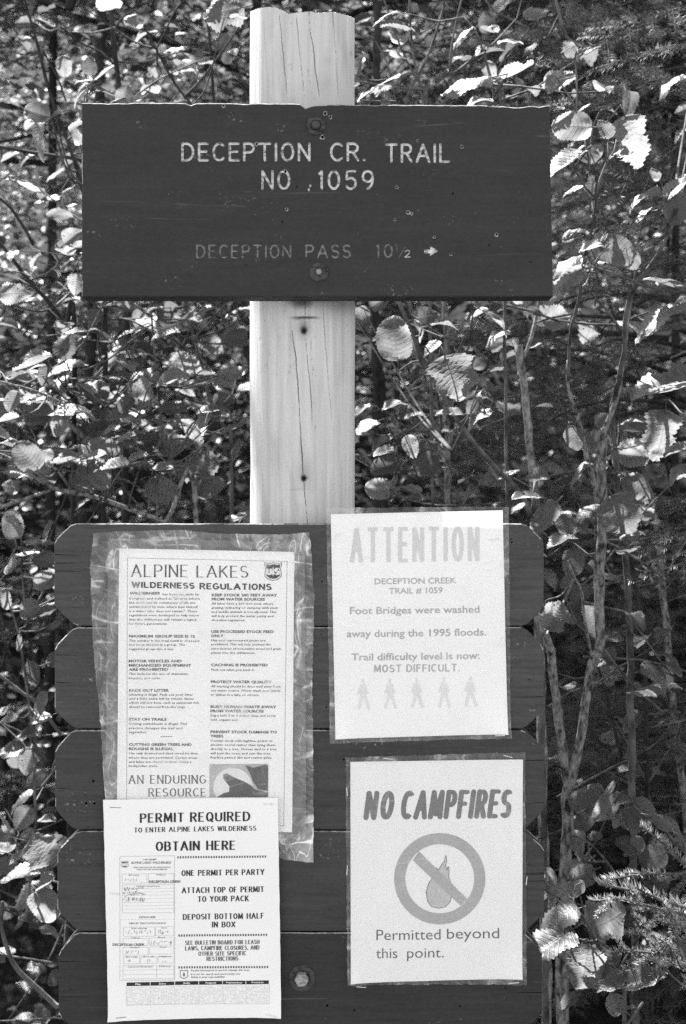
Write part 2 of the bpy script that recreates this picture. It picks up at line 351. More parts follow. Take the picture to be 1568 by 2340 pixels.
class Ink:
    """flat print gathered in px coordinates of one sheet, laid on the sheet's surface"""
    def __init__(s, to3): s.to3 = to3; s.V = []; s.F = []
    def poly(s, pts, layer=0):
        x0, x1 = min(p[0] for p in pts), max(p[0] for p in pts); y0, y1 = min(p[1] for p in pts), max(p[1] for p in pts); C = 22
        if x1-x0 > 26 or y1-y0 > 26:
            def clip(q, ax, v, sg):
                o = []
                for i in range(len(q)):
                    a, b = q[i-1], q[i]; da, db = (a[ax]-v)*sg, (b[ax]-v)*sg
                    if (da >= 0) != (db >= 0): t = da/(da-db); o.append((a[0]+(b[0]-a[0])*t, a[1]+(b[1]-a[1])*t))
                    if db >= 0: o.append(b)
                return o
            nx, ny = max(1, math.ceil((x1-x0)/C)), max(1, math.ceil((y1-y0)/C))
            for i in range(nx):
                a, b = x0+(x1-x0)*i/nx, x0+(x1-x0)*(i+1)/nx; col = clip(clip(list(pts), 0, a, 1), 0, b, -1)
                for j in range(ny):
                    c, d = y0+(y1-y0)*j/ny, y0+(y1-y0)*(j+1)/ny
                    q = clip(clip(col, 1, c, 1), 1, d, -1) if len(col) > 2 else []
                    if len(q) > 2: k = len(s.V); s.V += [s.to3(x, y, 0.0003+layer*0.00005) for x, y in q]; s.F.append(tuple(range(k, k+len(q))))
            return
        b = len(s.V); s.V += [s.to3(x, y, 0.0003+layer*0.00005) for x, y in pts]; s.F.append(tuple(range(b, b+len(pts))))
    def strokes(s, lay, wh, wv, cap='flat', serif=0, layer=0):
        for pl, si in lay:
            o, polys, _ = ribbon(pl, wh, wv, cap)
            if o is not None and len(pl) == 2: s.poly(o, layer+si*.4)
            else:
                for p in polys: s.poly(p, layer+si*.4)
            if serif and len(pl) == 2 and abs(pl[0][1]-pl[1][1]) > 3*abs(pl[0][0]-pl[1][0])*0.55:
                for p in pl: s.poly([(p[0]-serif, p[1]-wh*.8), (p[0]+serif, p[1]-wh*.8), (p[0]+serif, p[1]+wh*.8), (p[0]-serif, p[1]+wh*.8)], layer+2)
    def line(s, x0, y0, x1, y1, w, layer=0):
        l = math.hypot(x1-x0, y1-y0) or 1; nx, ny = -(y1-y0)/l*w/2, (x1-x0)/l*w/2
        s.poly([(x0+nx, y0+ny), (x0-nx, y0-ny), (x1-nx, y1-ny), (x1+nx, y1+ny)], layer)
    def rect(s, x0, y0, x1, y1, w, sl=0):
        dy = sl*(x1-x0)
        s.line(x0, y0, x1, y0+dy, w, 0); s.line(x0, y1, x1, y1+dy, w, 0); s.line(x0, y0, x0, y1, w, 1); s.line(x1, y0+dy, x1, y1+dy, w, 1)
    def font(s, text, x0, x1, yb, H, offset=0.0, slope=0.0, shear=0.0, res=2, layer=0, hw=None):
        cu = bpy.data.curves.new('t', 'FONT'); cu.body = text; cu.offset = offset; cu.shear = shear; cu.resolution_u = res
        ob = bpy.data.objects.new('t', cu); COL.objects.link(ob)
        me = bpy.data.meshes.new_from_object(ob); vs = np.array([v.co[:2] for v in me.vertices]) if len(me.vertices) else np.zeros((0, 2))
        b = len(s.V)
        if len(vs):
            a0, a1 = vs[:, 0].min(), vs[:, 0].max(); kx = (x1-x0)/(a1-a0) if x1 is not None else H/CAP
            ky = H/CAP
            for v in vs:
                X = x0+(v[0]-a0)*kx; s.V.append(s.to3(X, yb-v[1]*ky+slope*(X-x0), 0.0003+layer*0.00005))
            for f in me.polygons: s.F.append(tuple(b+i for i in f.vertices))
        bpy.data.objects.remove(ob); bpy.data.curves.remove(cu); bpy.data.meshes.remove(me)
    def build(s, name, m, parent):
        return part(name, s.V, s.F, m, parent)
_cu = bpy.data.curves.new('t', 'FONT'); _cu.body = 'H'; _ob = bpy.data.objects.new('t', _cu); COL.objects.link(_ob)
_me = bpy.data.meshes.new_from_object(_ob); CAP = max(v.co[1] for v in _me.vertices); bpy.data.objects.remove(_ob)

# ------------------------------------------------------------ boards with worn chamfers painted as if sunlit, routed letters and holes
def board_mesh(outline, y0, thick, mats, ch=0.0012, edge_test=None):
    """outline: px points clockwise as seen; front at y0. mats[0] paint, mats[1] worn and sunlit edge"""
    pts = [P(a, b, y0) for a, b in outline]; n = len(pts)
    cx = sum(p.x for p in pts)/n; cz = sum(p.z for p in pts)/n
    ins = []
    for i in range(n):
        a, b, c = pts[i-1], pts[i], pts[(i+1) % n]
        d1 = (b-a).normalized(); d2 = (c-b).normalized()
        nn = Vector((d1.z+d2.z, 0, -d1.x-d2.x)).normalized()
        if nn.dot(Vector((cx-b.x, 0, cz-b.z))) < 0: nn = -nn
        ins.append(b+nn*ch*random.uniform(.8, 1.4))
    V = [Vector((p.x, y0, p.z)) for p in ins]+[Vector((p.x, y0+ch, p.z)) for p in pts]+[Vector((p.x, y0+thick, p.z)) for p in pts]
    F = [tuple(range(n))]; M = [0]
    for i in range(n):
        j = (i+1) % n
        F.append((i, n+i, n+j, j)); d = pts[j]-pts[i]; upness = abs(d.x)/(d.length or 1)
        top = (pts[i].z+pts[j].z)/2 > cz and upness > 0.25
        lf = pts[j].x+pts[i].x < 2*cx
        M.append(1 if (top and random.random() < (.95 if lf or upness > .97 else .35)) or (lf and random.random() < .08) else 0)  # worn edge colour also paints in sunlight: top and left edges, less at right
        F.append((n+i, 2*n+i, 2*n+j, n+j)); M.append(0)
    F.append(tuple(2*n+i for i in range(n))[::-1]); M.append(0)
    return V, F, M
def prism(V, F, M, poly, y_front, y_back, mi):
    """closed solid for cutting; poly in px"""
    b = len(V); n = len(poly)
    for y in (y_front, y_back):
        for a, c in poly: q = P(a, c, 0.0); V.append(Vector((q.x, y, q.z)))
    F.append(tuple(range(b, b+n))); F.append(tuple(range(b+n, b+2*n))[::-1]); M += [mi, mi]
    for i in range(n):
        j = (i+1) % n; F.append((b+i, b+n+i, b+n+j, b+j)); M.append(mi)
def blob(cx, cy, r, n=9, j=.25, sx=1.0):
    return [(cx+sx*r*random.uniform(1-j, 1+j)*math.cos(2*math.pi*k/n), cy+r*random.uniform(1-j, 1+j)*math.sin(2*math.pi*k/n)) for k in range(n)]
def cut_board(name, parent, bv, cutters, mats):
    import bmesh
    o = part(name, bv[0], bv[1], mats, parent, midx=bv[2])
    def fixn(me):
        b = bmesh.new(); b.from_mesh(me); bmesh.ops.recalc_face_normals(b, faces=b.faces); b.to_mesh(me); b.free()
    fixn(o.data)
    if not cutters: return o
    CV, CF, CM = cutters; c = part('cut', CV, CF, mats, parent, midx=CM); fixn(c.data)
    md = o.modifiers.new('b', 'BOOLEAN'); md.operation = 'DIFFERENCE'; md.solver = 'EXACT'; md.use_self = True; md.object = c
    try: md.material_mode = 'INDEX'
    except Exception: pass
    bpy.context.view_layer.update()
    dg = bpy.context.evaluated_depsgraph_get(); me = bpy.data.meshes.new_from_object(o.evaluated_get(dg))
    o.modifiers.clear(); o.data = me; me.name = name
    bpy.data.objects.remove(c); return o
def ring_disc(mb_V, mb_F, cx, cz, y, radii_y, seg=28, wob=0.0):
    """lathe about the -Y axis: radii_y = list of (radius, y offset)"""
    b = len(mb_V)
    for r, yo in radii_y:
        for k in range(seg):
            a = 2*math.pi*k/seg; mb_V.append(Vector((cx+r*math.cos(a), y+yo, cz+r*math.sin(a))))
    for i in range(len(radii_y)-1):
        for k in range(seg): mb_F.append((b+i*seg+k, b+i*seg+(k+1) % seg, b+(i+1)*seg+(k+1) % seg, b+(i+1)*seg+k))
    mb_F.append(tuple(b+(len(radii_y)-1)*seg+k for k in range(seg)))
def bolt(parent, px, py, R, r, y, hexa=False, recessed=False):
    c = P(px, py, y)
    V, F = [], []; R *= S; r *= S
    ring_disc(V, F, c.x, c.z, y, [(R, 0.0005), (R*1.0, -.0016), (R*.93, -.0024), (r*1.2, -.0022), (r*1.1, -.0006)])
    wsh = part('washer', V, F, M_METAL, parent, smooth=False)
    V, F = [], []
    if hexa: ring_disc(V, F, c.x, c.z, y, [(r, -.001), (r, -.011), (r*.85, -.0125), (r*.3, -.0128)], 6)
    else: ring_disc(V, F, c.x, c.z, y, [(r*1.05, -.001), (r, -.004), (r*.8, -.0058), (r*.4, -.0066)], 24)
    part('bolt_head', V, F, M_NUT if hexa or recessed else M_METALD, wsh, smooth=False)

# ------------------------------------------------------------ the post
POST = thing('sign_post', 'pale peeled log post with long drying cracks carrying the dark trail sign', 'post', (0, 0, 0))
def post():
    R = 0.0700; x_c = (690-784)*S*1.03; y_c = 0.0425+R
    rows_z = np.concatenate([np.linspace(-0.3, P(0, 1260, .04).z, 14)[:-1], np.linspace(P(0, 1260, .04).z, P(0, 16, .04).z, 520)])
    ang = np.concatenate([np.linspace(-100, 100, 400), np.linspace(100, 260, 26)[1:-1]]); th = np.radians(ang)
    TH, Z = np.meshgrid(th, rows_z)
    top = P(0, 16, .09).z
    # plan: slightly irregular section
    rr = R*(1+0.012*np.sin(3*TH+1)+0.008*np.sin(7*TH)+0.006*np.sin(Z*9+TH*2)+.004*np.sin(Z*31+TH*5))
    X = x_c+rr*np.sin(TH)*1.0; Y = y_c-rr*np.cos(TH)
    k = (D+Y)/D; PX = X/(S*k)+784; PY = 1170-(Z-CZ)/(S*k)
    # ragged saw cut
    tp = np.interp(PX[-1], [560, 575, 590, 610, 632, 648, 657, 680, 712, 720, 760, 775, 790, 802, 815], [34, 25, 19, 16, 18, 25, 32, 28, 26, 29, 28, 30, 34, 38, 46])
    tp += rng.normal(0, .5, tp.shape)
    ztop = CZ-(tp-1170)*S*(D+np.clip(Y[-1], 0, .11))/D
    z0 = P(0, 240, .05).z; m = Z > z0; Z = np.where(m, z0+(Z-z0)*(ztop[None, :]-z0)/(rows_z[-1]-z0), Z)
    k = (D+Y)/D; PX = X/(S*k)+784; PY = 1170-(Z-CZ)/(S*k)
    dep = np.zeros_like(X); st = np.zeros_like(X)
    T = lambda pts: [(509.6+a*.5227, b*.5227) for a, b in pts]
    cracks = [(T([(175, 60), (183, 200), (195, 330), (203, 445)]), .8, .0012, .35), (T([(247, 66), (262, 230), (283, 445)]), 1.2, .004, .7), (T([(322, 80), (335, 230), (352, 380), (360, 445)]), 1.0, .003, .55),
        (T([(377, 50), (381, 140), (394, 190), (405, 310), (427, 445)]), 1.5, .005, .8), (T([(481, 52), (490, 180), (499, 330), (508, 445)]), 1.2, .004, .65), (T([(372, 300), (390, 445)]), .8, .002, .4),
        (T([(437, 1300), (445, 1450), (458, 1620), (478, 1850)]), 1.1, .004, .6), (T([(358, 1300), (360, 1440), (368, 1560), (385, 1720), (392, 1880)]), 1.2, .004, .65),
        (T([(300, 1440), (318, 1560), (330, 1720), (340, 1900), (352, 2090), (362, 2200), (375, 2330)]), 1.7, .006, .85), (T([(190, 1300), (192, 1500), (196, 1700)]), .8, .001, .18),
        (T([(160, 1700), (170, 2000), (178, 2330)]), .8, .001, .14), (T([(512, 1820), (520, 2050), (522, 2300)]), .8, .0012, .2), (T([(240, 1840), (243, 2000), (262, 2330)]), .8, .001, .15),
        (T([(468, 2130), (462, 2330)]), .8, .001, .15), (T([(487, 1880), (490, 2020)]), .8, .001, .18)]
    for pts, wd, dp, cs in cracks:
        ys = [p[1] for p in pts]; xs = [p[0] for p in pts]
        cx = np.interp(PY, ys, xs)+.35*np.sin(PY*.11)+.3*np.sin(PY*.37); inside = (PY > ys[0]-2) & (PY < ys[-1]) & (np.cos(TH) > 0)
        fade = np.clip((ys[-1]-PY)/40, 0, 1)
        q = np.exp(-((PX-cx)/(wd*(.42+.22*np.sin(PY*.031+xs[0]))))**2)*inside*fade*(.85+.15*np.sin(PY*.05+xs[0])); dep = np.maximum(dep, q*dp*.8); st = np.maximum(st, q*cs*.8)
    def spot(px, py, rx, ry, dp, s, pw=2):
        nonlocal dep, st
        r = np.sqrt(((PX-px)/rx)**2+((PY-py)/ry)**2); q = np.exp(-r**pw)*(np.cos(TH) > 0)
        dep = np.maximum(dep, q*dp); st = np.maximum(st, q*s)
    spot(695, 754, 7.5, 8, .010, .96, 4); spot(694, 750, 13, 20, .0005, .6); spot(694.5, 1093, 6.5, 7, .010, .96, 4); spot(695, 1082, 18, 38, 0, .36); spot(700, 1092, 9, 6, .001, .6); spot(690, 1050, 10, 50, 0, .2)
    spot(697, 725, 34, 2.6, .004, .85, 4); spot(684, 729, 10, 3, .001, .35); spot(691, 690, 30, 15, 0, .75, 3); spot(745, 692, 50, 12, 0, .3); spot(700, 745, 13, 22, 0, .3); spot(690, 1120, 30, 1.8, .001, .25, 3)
    spot(583, 1057, 7, 15, -.002, .18); spot(579, 107, 5, 12, -.001, .25); spot(802, 122, 3, 6, 0, .3); spot(745, 190, 14, 25, 0, .16); spot(749, 138, 10, 12, 0, .14); spot(664, 760, 6, 40, -.0006, .16); spot(628, 1040, 22, 60, 0, .12)
    for _ in range(60):
        spot(random.choice([663, 668, 712, 718, random.uniform(580, 800)])+random.gauss(0, 3), random.uniform(720, 860) if random.random() < .6 else random.uniform(40, 1190), random.uniform(.8, 2.2), random.uniform(1.5, 5), .0008, random.uniform(.15, .4))
    # shade right below the sign painted into the colour, darker towards the right
    shade_band = np.exp(-((PY-690)/26)**2)*np.clip((PX-690)/90, 0.15, 1)*(np.cos(TH) > 0); st = np.maximum(st, shade_band*.48)
    st = st+0.05*np.clip(np.sin(X*420+np.sin(Z*7)*2), 0, 1)*(.5+.5*np.sin(Z*13+X*200))
    Rn = rr-dep; X = x_c+Rn*np.sin(TH); Y = y_c-Rn*np.cos(TH)
    nr, nc = X.shape; V = np.stack([X, Y, Z], -1).reshape(-1, 3)
    i = np.arange(nc); j = np.arange(nr-1)[:, None]
    F = np.stack([j*nc+i, j*nc+(i+1) % nc, (j+1)*nc+(i+1) % nc, (j+1)*nc+i], -1).reshape(-1, 4)
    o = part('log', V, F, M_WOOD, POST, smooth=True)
    at = o.data.attributes.new('stain_shade', 'FLOAT', 'POINT'); at.data.foreach_set('value', st.ravel().astype(np.float32))
    # saw-cut end grain on top
    topr = [Vector(v) for v in V[-nc:]]; c = Vector((x_c, y_c, sum(v.z for v in topr)/nc-.002)); tv = [c]+topr
    part('end_grain', tv, [(0, 1+a, 1+(a+1) % nc) for a in range(nc)], M_WOOD, POST)
    # crack along the lower post, filled sliver of the staple strip
post()

# ------------------------------------------------------------ the trail sign
SIGN = thing('trail_sign', 'wide dark wooden sign with routed lettering for the creek trail bolted across the post', 'sign', P(723, 678, 0.02))
def trail_sign():
    top = []
    n = 90
    for i in range(n+1):
        x = 187+(1256-187)*i/n; y = 235+6*i/n-((1.6 if 300 < x < 690 else 0))+random.uniform(-.5, .5)
        for cx, dx, dy in ((436, 9, 5), (697, 7, 8), (712, 12, 4), (740, 8, 3), (1180, 26, 5), (1130, 14, 3), (560, 14, 2), (860, 10, 2.5), (1230, 8, 3), (250, 8, 2)):
            y += dy*math.exp(-((x-cx)/dx)**2)
        top.append((x, y))
    right = [(1256+8*i/14+random.uniform(-.5, .5), 241+(677-241)*i/14) for i in range(1, 15)]
    bottom = [(1264-(1264-187)*i/20, 677.5+random.uniform(-.3, .3)) for i in range(1, 21)]
    left = [(187+random.uniform(-.4, .4), 678-(678-235)*i/12) for i in range(1, 12)]
    bv = board_mesh(top+right+bottom+left, 0.0, 0.040, None, 0.0011)
    mats = [M_SIGN, M_WORNLIT, M_GROOVE, M_GROOVE2, M_HOLE, M_DARKHOLE]
    CV, CF, CM = [], [], []
    lay = layout('DECEPTION', 417, 707, 366, 38, .34)+layout('CR.', 757, 833, 366, 38, .3)+layout('TRAIL', 883, 1026, 369, 39, .32)
    lay += layout('NO', 600, 661, 431, 40, .36)+layout('1059', 731, 852, 431, 40, .36)
    kk = [(l, 2, 2.9) for l in lay]
    kk += [(l, 3, 2.1) for l in layout('DECEPTION', 450, 664, 588, 28, .36)]+[(l, 3, 2.2) for l in layout('PASS', 700, 800, 588, 28, .36)]
    kk += [(l, 3, 2.1) for l in layout('10', 862, 896, 587, 28, .42)]+[(l, 3, 1.3) for l in layout('1', 905, 908, 572, 14, .3)]+[(l, 3, 1.3) for l in layout('/', 912, 926, 588, 24, .3)]+[(l, 2, 1.5) for l in layout('2', 926, 937, 587, 15, .3)]
    for (pl, si), mi, hw in kk:
        o, polys, (L, R) = ribbon(pl, hw, hw, 'round'); d = .0022+si*.00013
        if o is not None: prism(CV, CF, CM, o, -.004, d, mi)
        else:
            # ring-shaped solid for closed strokes
            n = len(L)-1; b = len(CV)
            for y in (-.004, d):
                for arr in (L, R):
                    for a, c in arr[:-1]: q = P(a, c, 0); CV.append(Vector((q.x, y, q.z)))
            for i in range(n):
                j = (i+1) % n
                CF += [(b+i, b+j, b+n+j, b+n+i), (b+2*n+i, b+2*n+j, b+3*n+j, b+3*n+i), (b+i, b+j, b+2*n+j, b+2*n+i), (b+n+i, b+n+j, b+3*n+j, b+3*n+i)]; CM += [mi]*4
    prism(CV, CF, CM, [(969, 570), (983, 570), (983, 562), (1002, 573), (983, 585), (983, 579), (970, 579)], -.004, .0021, 2)   # arrow
    prism(CV, CF, CM, blob(706, 433, 4, sx=.7), -.004, .002, 2); prism(CV, CF, CM, blob(709, 424, 3.4, sx=.8), -.004, .0017, 2)
    for x, y, r in ((743, 258, 3.6), (755, 266, 3.2), (737, 312, 4.2), (586, 328, 3.2), (652, 391, 3.6), (955, 320, 2.6), (1056, 334, 3), (655, 477, 2.8), (645, 506, 2),
                    (907, 427, 3), (933, 484, 3.4), (941, 487, 2.6), (958, 479, 2.4), (903, 501, 2.4), (1035, 441, 2), (1135, 535, 3), (993, 541, 2.5), (993, 547, 1.8), (1030, 581, 2.4), (1118, 559, 1.8), (511, 241, 3), (1213, 598, 1.4), (679, 426, 1.8), (563, 604, 1.2)):
        prism(CV, CF, CM, blob(x, y+.4, r*.8, 8), -.004, .012, 5)
        prism(CV, CF, CM, blob(x, y+1.0, r*1.5, 9, .35), -.004, .0009, 4 if r > 2.2 else 0)
    for cx, cy, sx, sy, n in ((400, 440, 18, 10, 12), (418, 474, 12, 6, 8), (985, 400, 16, 12, 9), (612, 360, 8, 6, 5), (950, 392, 20, 20, 6), (720, 500, 300, 120, 14)):
        for _ in range(n): prism(CV, CF, CM, blob(random.gauss(cx, sx*.5), random.gauss(cy, sy*.5), random.uniform(.45, 1.0), 6), -.004, .0004, 4)
    cut_board('panel', SIGN, bv, (CV, CF, CM), mats)
    bolt(SIGN, 722, 287, 22, 10.5, 0.0); bolt(SIGN, 729, 622, 22, 7, 0.0, recessed=True)
trail_sign()

# ------------------------------------------------------------ the notice board: clipped planks
BOARD = thing('notice_board', 'dark planked notice board with clipped corners fixed low on the post and covered with papers', 'notice board', P(690, 2500, .02))
def notice_board():
    ed = [(124, 1243, 1196.5, 1430), (125, 1243, 1433.5, 1665), (126, 1244, 1668.5, 1896), (131, 1244, 1899.5, 2128), (134, 1239, 2131.5, 2360), (135, 1239, 2364, 2594)]
    rr = random.Random(4)
    for i, (x0, x1, y0, y1) in enumerate(ed):
        def cor(cx, cy, sx, sy):   # clipped and softened corner
            a, b = 46+rr.uniform(-4, 4), 42+rr.uniform(-4, 4)
            return [(cx+sx*a*1.12, cy), (cx+sx*a*.86, cy+sy*b*.10), (cx+sx*a*.5, cy+sy*b*.46), (cx+sx*a*.14, cy+sy*b*.86), (cx, cy+sy*b*1.15)]
        tl = cor(x0, y0, 1, 1); tr = cor(x1, y0, -1, 1); br = cor(x1, y1, -1, -1); bl = cor(x0, y1, 1, -1)
        jt = lambda a, b, n: [(a[0]+(b[0]-a[0])*k/n+rr.uniform(-.25, .25), a[1]+(b[1]-a[1])*k/n+rr.uniform(-.4, .4)) for k in range(1, n)]
        out = tl[::-1]+jt(tl[0], tr[0], 30)+tr+jt(tr[-1], br[-1], 6)+br[::-1]+jt(br[0], bl[0], 20)+bl+jt(bl[-1], tl[-1], 6)
        bv = board_mesh(out, 0.0, .038, None, .0011)
        CV, CF, CM = [], [], []
        holes = [[(259, 1234, 2.4), (213, 1258, 1.4), (1170, 1239, 2.2), (736, 1329, 2), (1298-130, 1232, 1.6), (240, 1252, 1.2)], [(203, 1583, 1.4), (232, 1602, 1.6), (203, 1602, 1.4), (734, 1450, 1.6), (746, 1616, 2.4), (1210, 1552, 1.6)],
                 [(254, 1730, 2.2), (213, 1785, 3.2), (197, 1836, 2.8), (216, 1836, 3), (195, 1816, 1.6), (786, 1736, 2.4), (192, 1800, 1.3), (225, 1748, 1.3), (1216, 1906-12, 1.8)], [(187, 1975, 1.4), (205, 1976, 1.6), (180, 2090, 1.4), (232, 2060, 1.2), (1207, 1975, 1.2)],
                 [(748, 2298, 3), (810, 2309, 2.4), (212, 2200, 1.2), (1155, 2258, 1.8), (1052, 2300, 2)], []][i]
        for hx, hy, hr in holes:
            prism(CV, CF, CM, blob(hx, hy, hr, 8, .15), -.004, .012, 2)
        for k in range(3):        # drying splits running in from a plank end
            s = rr.choice((-1, 1)); xa = x0+1 if s < 0 else x1-1; L = rr.uniform(40, 85); yy = rr.uniform(y0+60, y1-60); dirn = 1 if s < 0 else -1
            ptsu = [(xa-dirn*3+dirn*L*t, yy+rr.uniform(-.5, .5)+t*1.5) for t in (0, .25, .5, .75, 1)]
            wdt = [.75, .7, .6, .45, .1]
            prism(CV, CF, CM, [(a, b-w_) for (a, b), w_ in zip(ptsu, wdt)]+[(a, b+w_) for (a, b), w_ in list(zip(ptsu, wdt))[::-1]], -.004, .006, 2)
        mats = [(M_PLANKP, M_PLANKP, M_PLANK, M_PLANK, M_PLANKD, M_PLANKD)[i], M_WORNLIT, M_DARKHOLE]  # upper planks get a paler tone, lowest ones a darker tone
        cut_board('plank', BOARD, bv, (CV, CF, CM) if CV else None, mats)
    bolt(BOARD, 690, 2235, 30, 16, 0.0, hexa=True)
    for px in (330, 1060):      # battens tying the planks together at the back
        V, F = box(P(px-28, 0).x, P(px+28, 0).x, .0385, .058, P(0, 2585).z, P(0, 1215).z); part('batten', V, F, M_PLANK, BOARD)
notice_board()

# ------------------------------------------------------------ sheets of paper and plastic
def interp(curve, t):
    return np.interp(t, [c[0] for c in curve], [c[1] for c in curve])
def sheet_map(quad, amp=.0008, seed=0, y0=0.0):
    ph = [random.uniform(0, 6) for _ in range(4)]; lift = [random.uniform(0, .002), random.uniform(0, .002), random.uniform(.004, .009), random.uniform(.004, .009)]
    def bulge(x, y):
        cl = 0 if quad is None else sum(a_*math.exp(-math.hypot(x-c_[0], y-c_[1])/38) for a_, c_ in zip(lift, quad))
        return cl+amp*(1.2+math.sin(x*.021+ph[0])*.6+math.sin(y*.017+x*.006+ph[1])*.6+.25*math.sin(x*.06+y*.03+ph[2]))
    def to3(x, y, off=0.0):
        q = P(x, y, 0); return Vector((q.x, -(y0+bulge(x, y)+off), q.z))
    return to3
def quad_sheet(quad, nx=24, ny=32, wob=0.0, rnd=None):
    (ax, ay), (bx, by), (cx, cy), (dx, dy) = quad   # TL TR BR BL
    pts = []; rnd = rnd or random
    lo = [rnd.uniform(-wob, wob) for _ in range(ny+1)]; ro = [rnd.uniform(-wob, wob) for _ in range(ny+1)]; to = [rnd.uniform(-wob, wob) for _ in range(nx+1)]; bo = [rnd.uniform(-wob, wob) for _ in range(nx+1)]
    for j in range(ny+1):
        t = j/ny
        for i in range(nx+1):
            s = i/nx
            x = (ax*(1-s)+bx*s)*(1-t)+(dx*(1-s)+cx*s)*t; y = (ay*(1-s)+by*s)*(1-t)+(dy*(1-s)+cy*s)*t
            x += lo[j]*(1-s)**4+ro[j]*s**4; y += to[i]*(1-t)**4+bo[i]*t**4; pts.append((x, y))
    F = [(j*(nx+1)+i, j*(nx+1)+i+1, (j+1)*(nx+1)+i+1, (j+1)*(nx+1)+i) for j in range(ny) for i in range(nx)]
    return pts, F
def inside_quad(q, x, y):
    s = 1e9
    for i in range(4):
        (x0, y0), (x1, y1) = q[i], q[(i+1) % 4]; l = math.hypot(x1-x0, y1-y0)
        s = min(s, ((x1-x0)*(y-y0)-(y1-y0)*(x-x0))/l)
    return s
def lay_sheet(name, pts, F, to3, off, m, parent, margin_of=None, crinkle=0.0):
    V = []
    for (x, y) in pts:
        e = 0
        if crinkle:
            a = 1.0 if margin_of is None else float(np.clip(.25-inside_quad(margin_of, x, y)/12, .12, 1))
            e = crinkle*a*(abs(math.sin(x*.09+math.sin(y*.05)*2))*.6+abs(math.sin(y*.11+x*.04+math.sin(x*.07)*1.5))*.6+random.random()*.5)
        V.append(to3(x, y, off+e))
    o = part(name, V, F, m, parent, smooth=crinkle == 0)
    if margin_of is not None:
        at = o.data.attributes.new('margin', 'FLOAT', 'POINT')
        at.data.foreach_set('value', [1.0 if inside_quad(margin_of, x, y) < .5 else 0.0 for x, y in pts])
    return o
def staple(parent, x0, y0, x1, y1, to3, off):
    a, b = to3(x0, y0, off+.0008), to3(x1, y1, off+.0008); mb = MB()
    mb.tube([a+Vector((0, .0022, 0)), a, b, b+Vector((0, .0022, 0))], .00052, 6, .2); mb.build('staple', M_STAPLE, parent, False)

# --- Attention notice
Z6 = lambda a, b: (705.6+a*.36, 1129+b*.36)
def attention():
    T = thing('attention_notice', 'white ATTENTION notice about washed out foot bridges sticking up above the board', 'notice', P(960, 1690, 0))
    q = [Z6(140, 128), Z6(1230, 103), Z6(1262, 1520), Z6(170, 1552)]; sl = [Z6(112, 88), Z6(1268, 80), Z6(1280, 1545), Z6(135, 1578)]
    to3 = sheet_map(q, .0007, y0=.0015)
    p, F = quad_sheet(q); lay_sheet('paper', p, F, to3, 0, M_PAPER, T)
    k = Ink(to3)
    # big faded heading, condensed
    k.strokes([([Z6(*a) for a in pl], si) for pl, si in layout('ATTENTION', 275, 1070, 425, 200, .50, slope=-.012, wmul=.8)], 4.2, 4.6, 'flat')
    k.build('heading_text', M_INKFF, T)
    k = Ink(to3)
    for s, x0, x1, y, H in (('DECEPTION CREEK', 418, 935, 572, 36), ('TRAIL # 1059', 510, 848, 632, 36), ('Foot Bridges were washed', 262, 1083, 762, 44), ('away during the 1995 floods.', 242, 1125, 908, 44), ('Trail difficulty level is now:', 272, 1084, 1056, 44)):
        X0, Y = Z6(x0, y); X1, _ = Z6(x1, y); k.font(s, X0, X1, Y, H*.36, .009, slope=-.013, res=3)
    k.strokes([([Z6(*a) for a in pl], si) for pl, si in layout('MOST DIFFICULT.', 418, 955, 1128, 42, .36, .5, slope=-.012)], 1.2, 1.5)
    k.build('body_text', M_INKF, T)
    k = Ink(to3)                                       # row of pale hiker pictograms
    for i, cx in enumerate((345, 515, 685, 858, 1025)):
        cy = 1270-i*4
        for pg in ([(-10, -70), (10, -70), (8, -95), (-8, -95)], [(-25, -62), (22, -62), (26, 10), (-22, 10)], [(-22, 10), (2, 10), (-30, 95), (-50, 90)], [(4, 10), (26, 10), (62, 88), (44, 98)], [(-25, -55), (-48, -5), (-38, 0), (-20, -30)], [(22, -55), (46, -10), (38, 0), (20, -30)]):
            k.poly([Z6(cx+a*.72, cy+b) for a, b in pg], random.random()*4)
    k.build('hiker_symbols', M_INKHI, T)
    p, F = quad_sheet(sl, 40, 54, .9); lay_sheet('sheet_protector', p, F, to3, .0014, M_FILM, T, q, .0006)
    for a in ((148, 293, 195, 248), (1148, 290, 1210, 282), (1212, 963, 1243, 912), (1180, 1528, 1240, 1524)): staple(T, *Z6(a[0], a[1]), *Z6(a[2], a[3]), to3, .0018)
attention()

